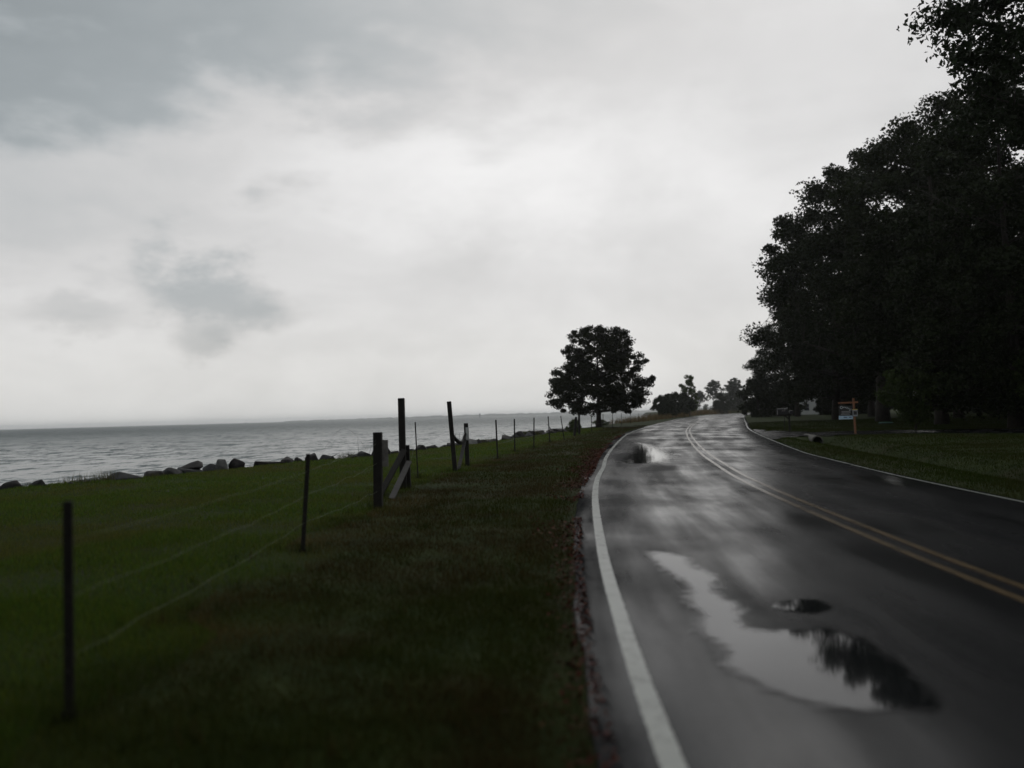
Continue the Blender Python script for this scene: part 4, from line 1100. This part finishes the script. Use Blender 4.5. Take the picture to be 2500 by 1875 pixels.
for q in range(260):                                                     # broad-leaved weeds and seed stalks in the verge
    y = 2.6 + 24 * rngg.uniform(0, 1) ** 1.5; x = rngg.uniform(-3.4, 0.1)
    tuft(x, y, 16, 0.05, rngg.uniform(0.07, 0.17), (0.030, 0.042, 0.010) if q % 3 else (0.060, 0.045, 0.018), 0.008)
for i in range(46):
    s = i / 45; x = np.interp(s, [0, .3, 1], [14.5, 27, 61]) + rngg.uniform(-1.5, 1.5); y = np.interp(s, [0, .3, 1], [121, 165, 286]) + rngg.uniform(-2, 2)
    tuft(x - 1.0, y, 150, 1.3, 1.1 + 0.8 * s, (0.13, 0.095, 0.045), 0.06)
for i in range(60):
    s = i / 59; x = 62 + s * 55 + rngg.uniform(-2, 2); y = np.interp(s, [0, .35, 1], [292, 328, 366]) + rngg.uniform(0, 7)
    tuft(x, y, 160, 1.6, 1.3 + 0.7 * (s < 0.3), (0.12, 0.085, 0.042) if s < 0.35 else (0.07, 0.075, 0.035), 0.09)
for i in range(26):
    s = i / 25; tuft(60 + s * 22 + rngg.uniform(-1, 1), 188 + s * 62, 120, 1.2, 0.9, (0.10, 0.095, 0.035), 0.06)
X = np.concatenate(X); Y = np.concatenate(Y); Hh = np.concatenate(Hh); Cc = np.concatenate(Cc); Ww = np.concatenate(Ww)
dw_ = dist_line(CEN_C, X, Y)
okw = np.where(dw_ > 0, dw_ - 3.7 * widen(Y, True), -dw_ - 3.8 * widen(Y, False)) > 0.2
blades('weeds', rngg, X[okw], Y[okw], Hh[okw], Ww[okw], Cc[okw], M['weed'], 'tall tan weeds along the shore and by the far road bend', 'weeds', 0.5)

# ------------------------------------------------------------------ for-sale sign
sg = empty('real_estate_sign', (19.19, 47.98, ground_z(19.19, 47.98)), R(-8))
tag(sg, 'cedar yard-arm post with hanging black real estate sign', 'sign')
b = MB(); b.bar((0, 0, -0.2), (-0.03, 0, 2.02), 0.098, 0.098); b.build('post', M['cedar'], sg, bevel=0.006)
b = MB(); b.bar((-0.86, -0.004, 1.775), (0.20, -0.004, 1.80), 0.10, 0.085, (0, 1, 0)); b.build('arm', M['cedar'], sg, bevel=0.006)
b = MB(); b.box((-0.46, 0, 1.335), (0.72, 0.02, 0.55)); pn = b.build('sign_panel', M['sign_black'], sg)
for x in (-0.74, -0.18):
    b = MB(); b.tube([(x, 0, 1.61), (x, 0, 1.75)], 0.006, 5); b.build('hanger', M['wire'], sg)
def put_text(body, size, x, z, mat, parent, shear=0.0, ang=0.0, y=-0.013):
    me = text_mesh(body, size, shear)
    o = link('lettering', me, M[mat], parent); o.location = (x, y, z); o.rotation_euler = (R(90), ang, 0)
    return o
word = 'Century'; lay = [(-0.715, 1.52, 0.22, -0.1), (-0.615, 1.535, 0.14, 0.0), (-0.545, 1.535, 0.14, 0.05), (-0.485, 1.53, 0.14, 0.1), (-0.425, 1.52, 0.14, 0.2), (-0.37, 1.50, 0.14, 0.3), (-0.31, 1.475, 0.14, 0.4)]
for ch, (x, z, s, a) in zip(word, lay): put_text(ch, s, x, z, 'sign_white', pn, 0.15, a)
put_text('21', 0.15, -0.22, 1.39, 'sign_white', pn)
for z, x0, x1 in ((1.295, -0.70, -0.22), (1.215, -0.70, -0.22), (1.135, -0.74, -0.26)):
    b = MB(); b.box(((x0 + x1) / 2, -0.0125, z), (x1 - x0, 0.003, 0.042)); o = b.build('stripe', M['sign_grey'], pn); o['label'] = 'row of grey lettering too blurred to read'
b = MB(); b.box((-0.475, 0.004, 0.955), (0.76, 0.018, 0.20)); rd_ = b.build('rider_panel', M['sign_blue'], sg); rd_['label'] = 'pale blue strip hanging under the black panel'
for x, w_ in ((-0.50, 0.20), (-0.24, 0.14)):
    b = MB(); b.box((x, -0.007, 0.965), (w_, 0.003, 0.05)); b.build('mark', M['sign_navy'], rd_)
b = MB(); b.box((0.0, -0.10, 1.19), (0.26, 0.09, 0.36)); fb = b.build('flyer_box', M['box_grey'], sg, bevel=0.01)
b = MB(); b.box((0.0, -0.1475, 1.20), (0.18, 0.006, 0.20)); b.build('window', M['sign_black'], fb)
b = MB(); b.box((0.0, -0.10, 1.39), (0.28, 0.12, 0.035)); b.build('lid', M['box_yellow'], fb)

# ------------------------------------------------------------------ mailbox
mbx = empty('mailbox', (18.08, 55.93, ground_z(18.08, 55.93)), R(-6))
tag(mbx, 'black rural mailbox on a timber post beside the driveway', 'mailbox')
b = MB(); b.bar((0, 0, -0.2), (0, 0, 1.28), 0.105, 0.105); b.build('post', M['timber_dark'], mbx, bevel=0.006)
b = MB(); b.bar((-0.72, 0, 1.13), (0.16, 0, 1.13), 0.09, 0.07, (0, 1, 0)); b.build('arm', M['timber_dark'], mbx)
b = MB(); b.bar((-0.02, 0, 0.82), (-0.26, 0, 1.10), 0.07, 0.06, (0, 1, 0)); b.build('brace', M['timber_dark'], mbx)
b = MB(); b.bar((-0.31, 0.02, -0.1), (-0.31, 0.02, 1.12), 0.04, 0.04); b.build('post', M['post_steel'], mbx)
def dome_box(x0, x1, w, z0, hs):
    prof_ = [(-w / 2, z0), (w / 2, z0)] + [(w / 2 * math.cos(q * math.pi / 10), z0 + hs + w / 2 * math.sin(q * math.pi / 10)) for q in range(11)]
    n = len(prof_); v = [(x0, y, z) for y, z in prof_] + [(x1, y, z) for y, z in prof_]
    f = [(i, (i + 1) % n, n + (i + 1) % n, n + i) for i in range(n)] + [tuple(range(n - 1, -1, -1)), tuple(range(n, 2 * n))]
    m_ = MB(); m_.add(v, f); return m_
dome_box(-0.72, -0.10, 0.28, 1.18, 0.24).build('body', M['mailbox'], mbx)
dm = dome_box(-0.745, -0.72, 0.295, 1.172, 0.245).build('door', M['mailbox'], mbx)
b = MB(); b.box((-0.755, 0, 1.50), (0.02, 0.04, 0.05)); b.build('handle', M['mailbox'], dm)
b = MB(); b.box((-0.38, -0.146, 1.40), (0.22, 0.008, 0.035)); b.box((-0.28, -0.146, 1.47), (0.03, 0.008, 0.14)); o = b.build('flag', M['board_grey'], mbx)
dome_box(0.02, 0.22, 0.20, 1.18, 0.14).build('paper_tube', M['mailbox'], mbx)

# ------------------------------------------------------------------ tank lid, culvert
ld = empty('tank_lid', (31.4, 72.0, ground_z(31.4, 72.0)))
tag(ld, 'round green tank lid lying low in the dark lawn', 'tank lid')
def disc(r, z0, z1, r1, n=24):
    v = [(r * math.cos(2 * math.pi * i / n), r * math.sin(2 * math.pi * i / n), z0) for i in range(n)] + [(r1 * math.cos(2 * math.pi * i / n), r1 * math.sin(2 * math.pi * i / n), z1) for i in range(n)]
    f = [(i, (i + 1) % n, n + (i + 1) % n, n + i) for i in range(n)] + [tuple(range(n, 2 * n))]
    m_ = MB(); m_.add(v, f); return m_
disc(0.56, -0.05, 0.10, 0.55).build('riser', M['post_steel'], ld)
disc(0.60, 0.10, 0.15, 0.50).build('cover', M['lid'], ld)
cz = ground_z(15.95, 44.4)
cv = empty('culvert_pipe', (15.95, 44.9, cz), R(-11))
tag(cv, 'dark culvert pipe mouth in the ditch under the driveway', 'pipe')
n = 20; v = []; f = []
for (y, r_) in ((0, 0.30), (0, 0.24), (4.0, 0.24), (4.0, 0.30)):
    v += [(r_ * math.cos(2 * math.pi * i / n), y, 0.26 + r_ * math.sin(2 * math.pi * i / n)) for i in range(n)]
for k in range(3):
    for i in range(n): f.append((k * n + i, k * n + (i + 1) % n, (k + 1) * n + (i + 1) % n, (k + 1) * n + i))
for i in range(n): f.append((i, (i + 1) % n, 3 * n + (i + 1) % n, 3 * n + i))
link('pipe', mesh_py('pipe', v, f, False), M['concrete'], cv)

# ------------------------------------------------------------------ things on the water
bc = empty('channel_marker', (-58.0, 1500, -1.6)); tag(bc, 'tiny channel marker standing in the bay near the horizon', 'channel marker')
b = MB(); b.tube([(0, 0, -2), (0, 0, 7.0)], 0.45, 8); b.build('pile', M['beacon'], bc)
b = MB(); b.box((0, -0.5, 6.3), (2.2, 0.15, 2.2)); b.build('daymark', M['beacon'], bc)
b = MB(); b.tube([(0, 0, 7.0), (0, 0, 8.4)], 0.3, 8); b.build('lamp', M['beacon'], bc)
sb = empty('sailboat', (-1000, 3200, -1.6)); tag(sb, 'faint bare-masted boat on the hazy horizon', 'boat')
b = MB(); b.add([(-6, -1.5, 0), (5, -1.5, 0), (7.5, 0, .3), (5, 1.5, 0), (-6, 1.5, 0), (-6.3, -1.8, 1.5), (5.3, -1.8, 1.6), (8.3, 0, 1.9), (5.3, 1.8, 1.6), (-6.3, 1.8, 1.5)],
            [(0, 1, 6, 5), (1, 2, 7, 6), (2, 3, 8, 7), (3, 4, 9, 8), (4, 0, 5, 9), (5, 6, 7, 8, 9)]); b.build('hull', M['beacon'], sb)
b = MB(); b.tube([(0.5, 0, 1), (0.5, 0, 14)], 0.25, 6); b.build('mast', M['beacon'], sb)

# ------------------------------------------------------------------ haze over the bay
m = bpy.data.materials.new('haze'); m.use_nodes = True
t = NT(m.node_tree); t.n.clear()
ho = t.node('ShaderNodeOutputMaterial'); hv = t.node('ShaderNodeVolumePrincipled')
hv.inputs['Color'].default_value = (0.97, 0.985, 1.0, 1)
hv.inputs['Density'].default_value = 0.00016
hv.inputs['Anisotropy'].default_value = 0.75
t.l.new(hv.outputs[0], ho.inputs['Volume'])
b = MB(); b.box((0, 4300, 12.6), (19000, 10400, 34.8))
hz = b.build('haze', m); tag(hz, 'thin pale rain haze over the bay', 'haze', kind='stuff')
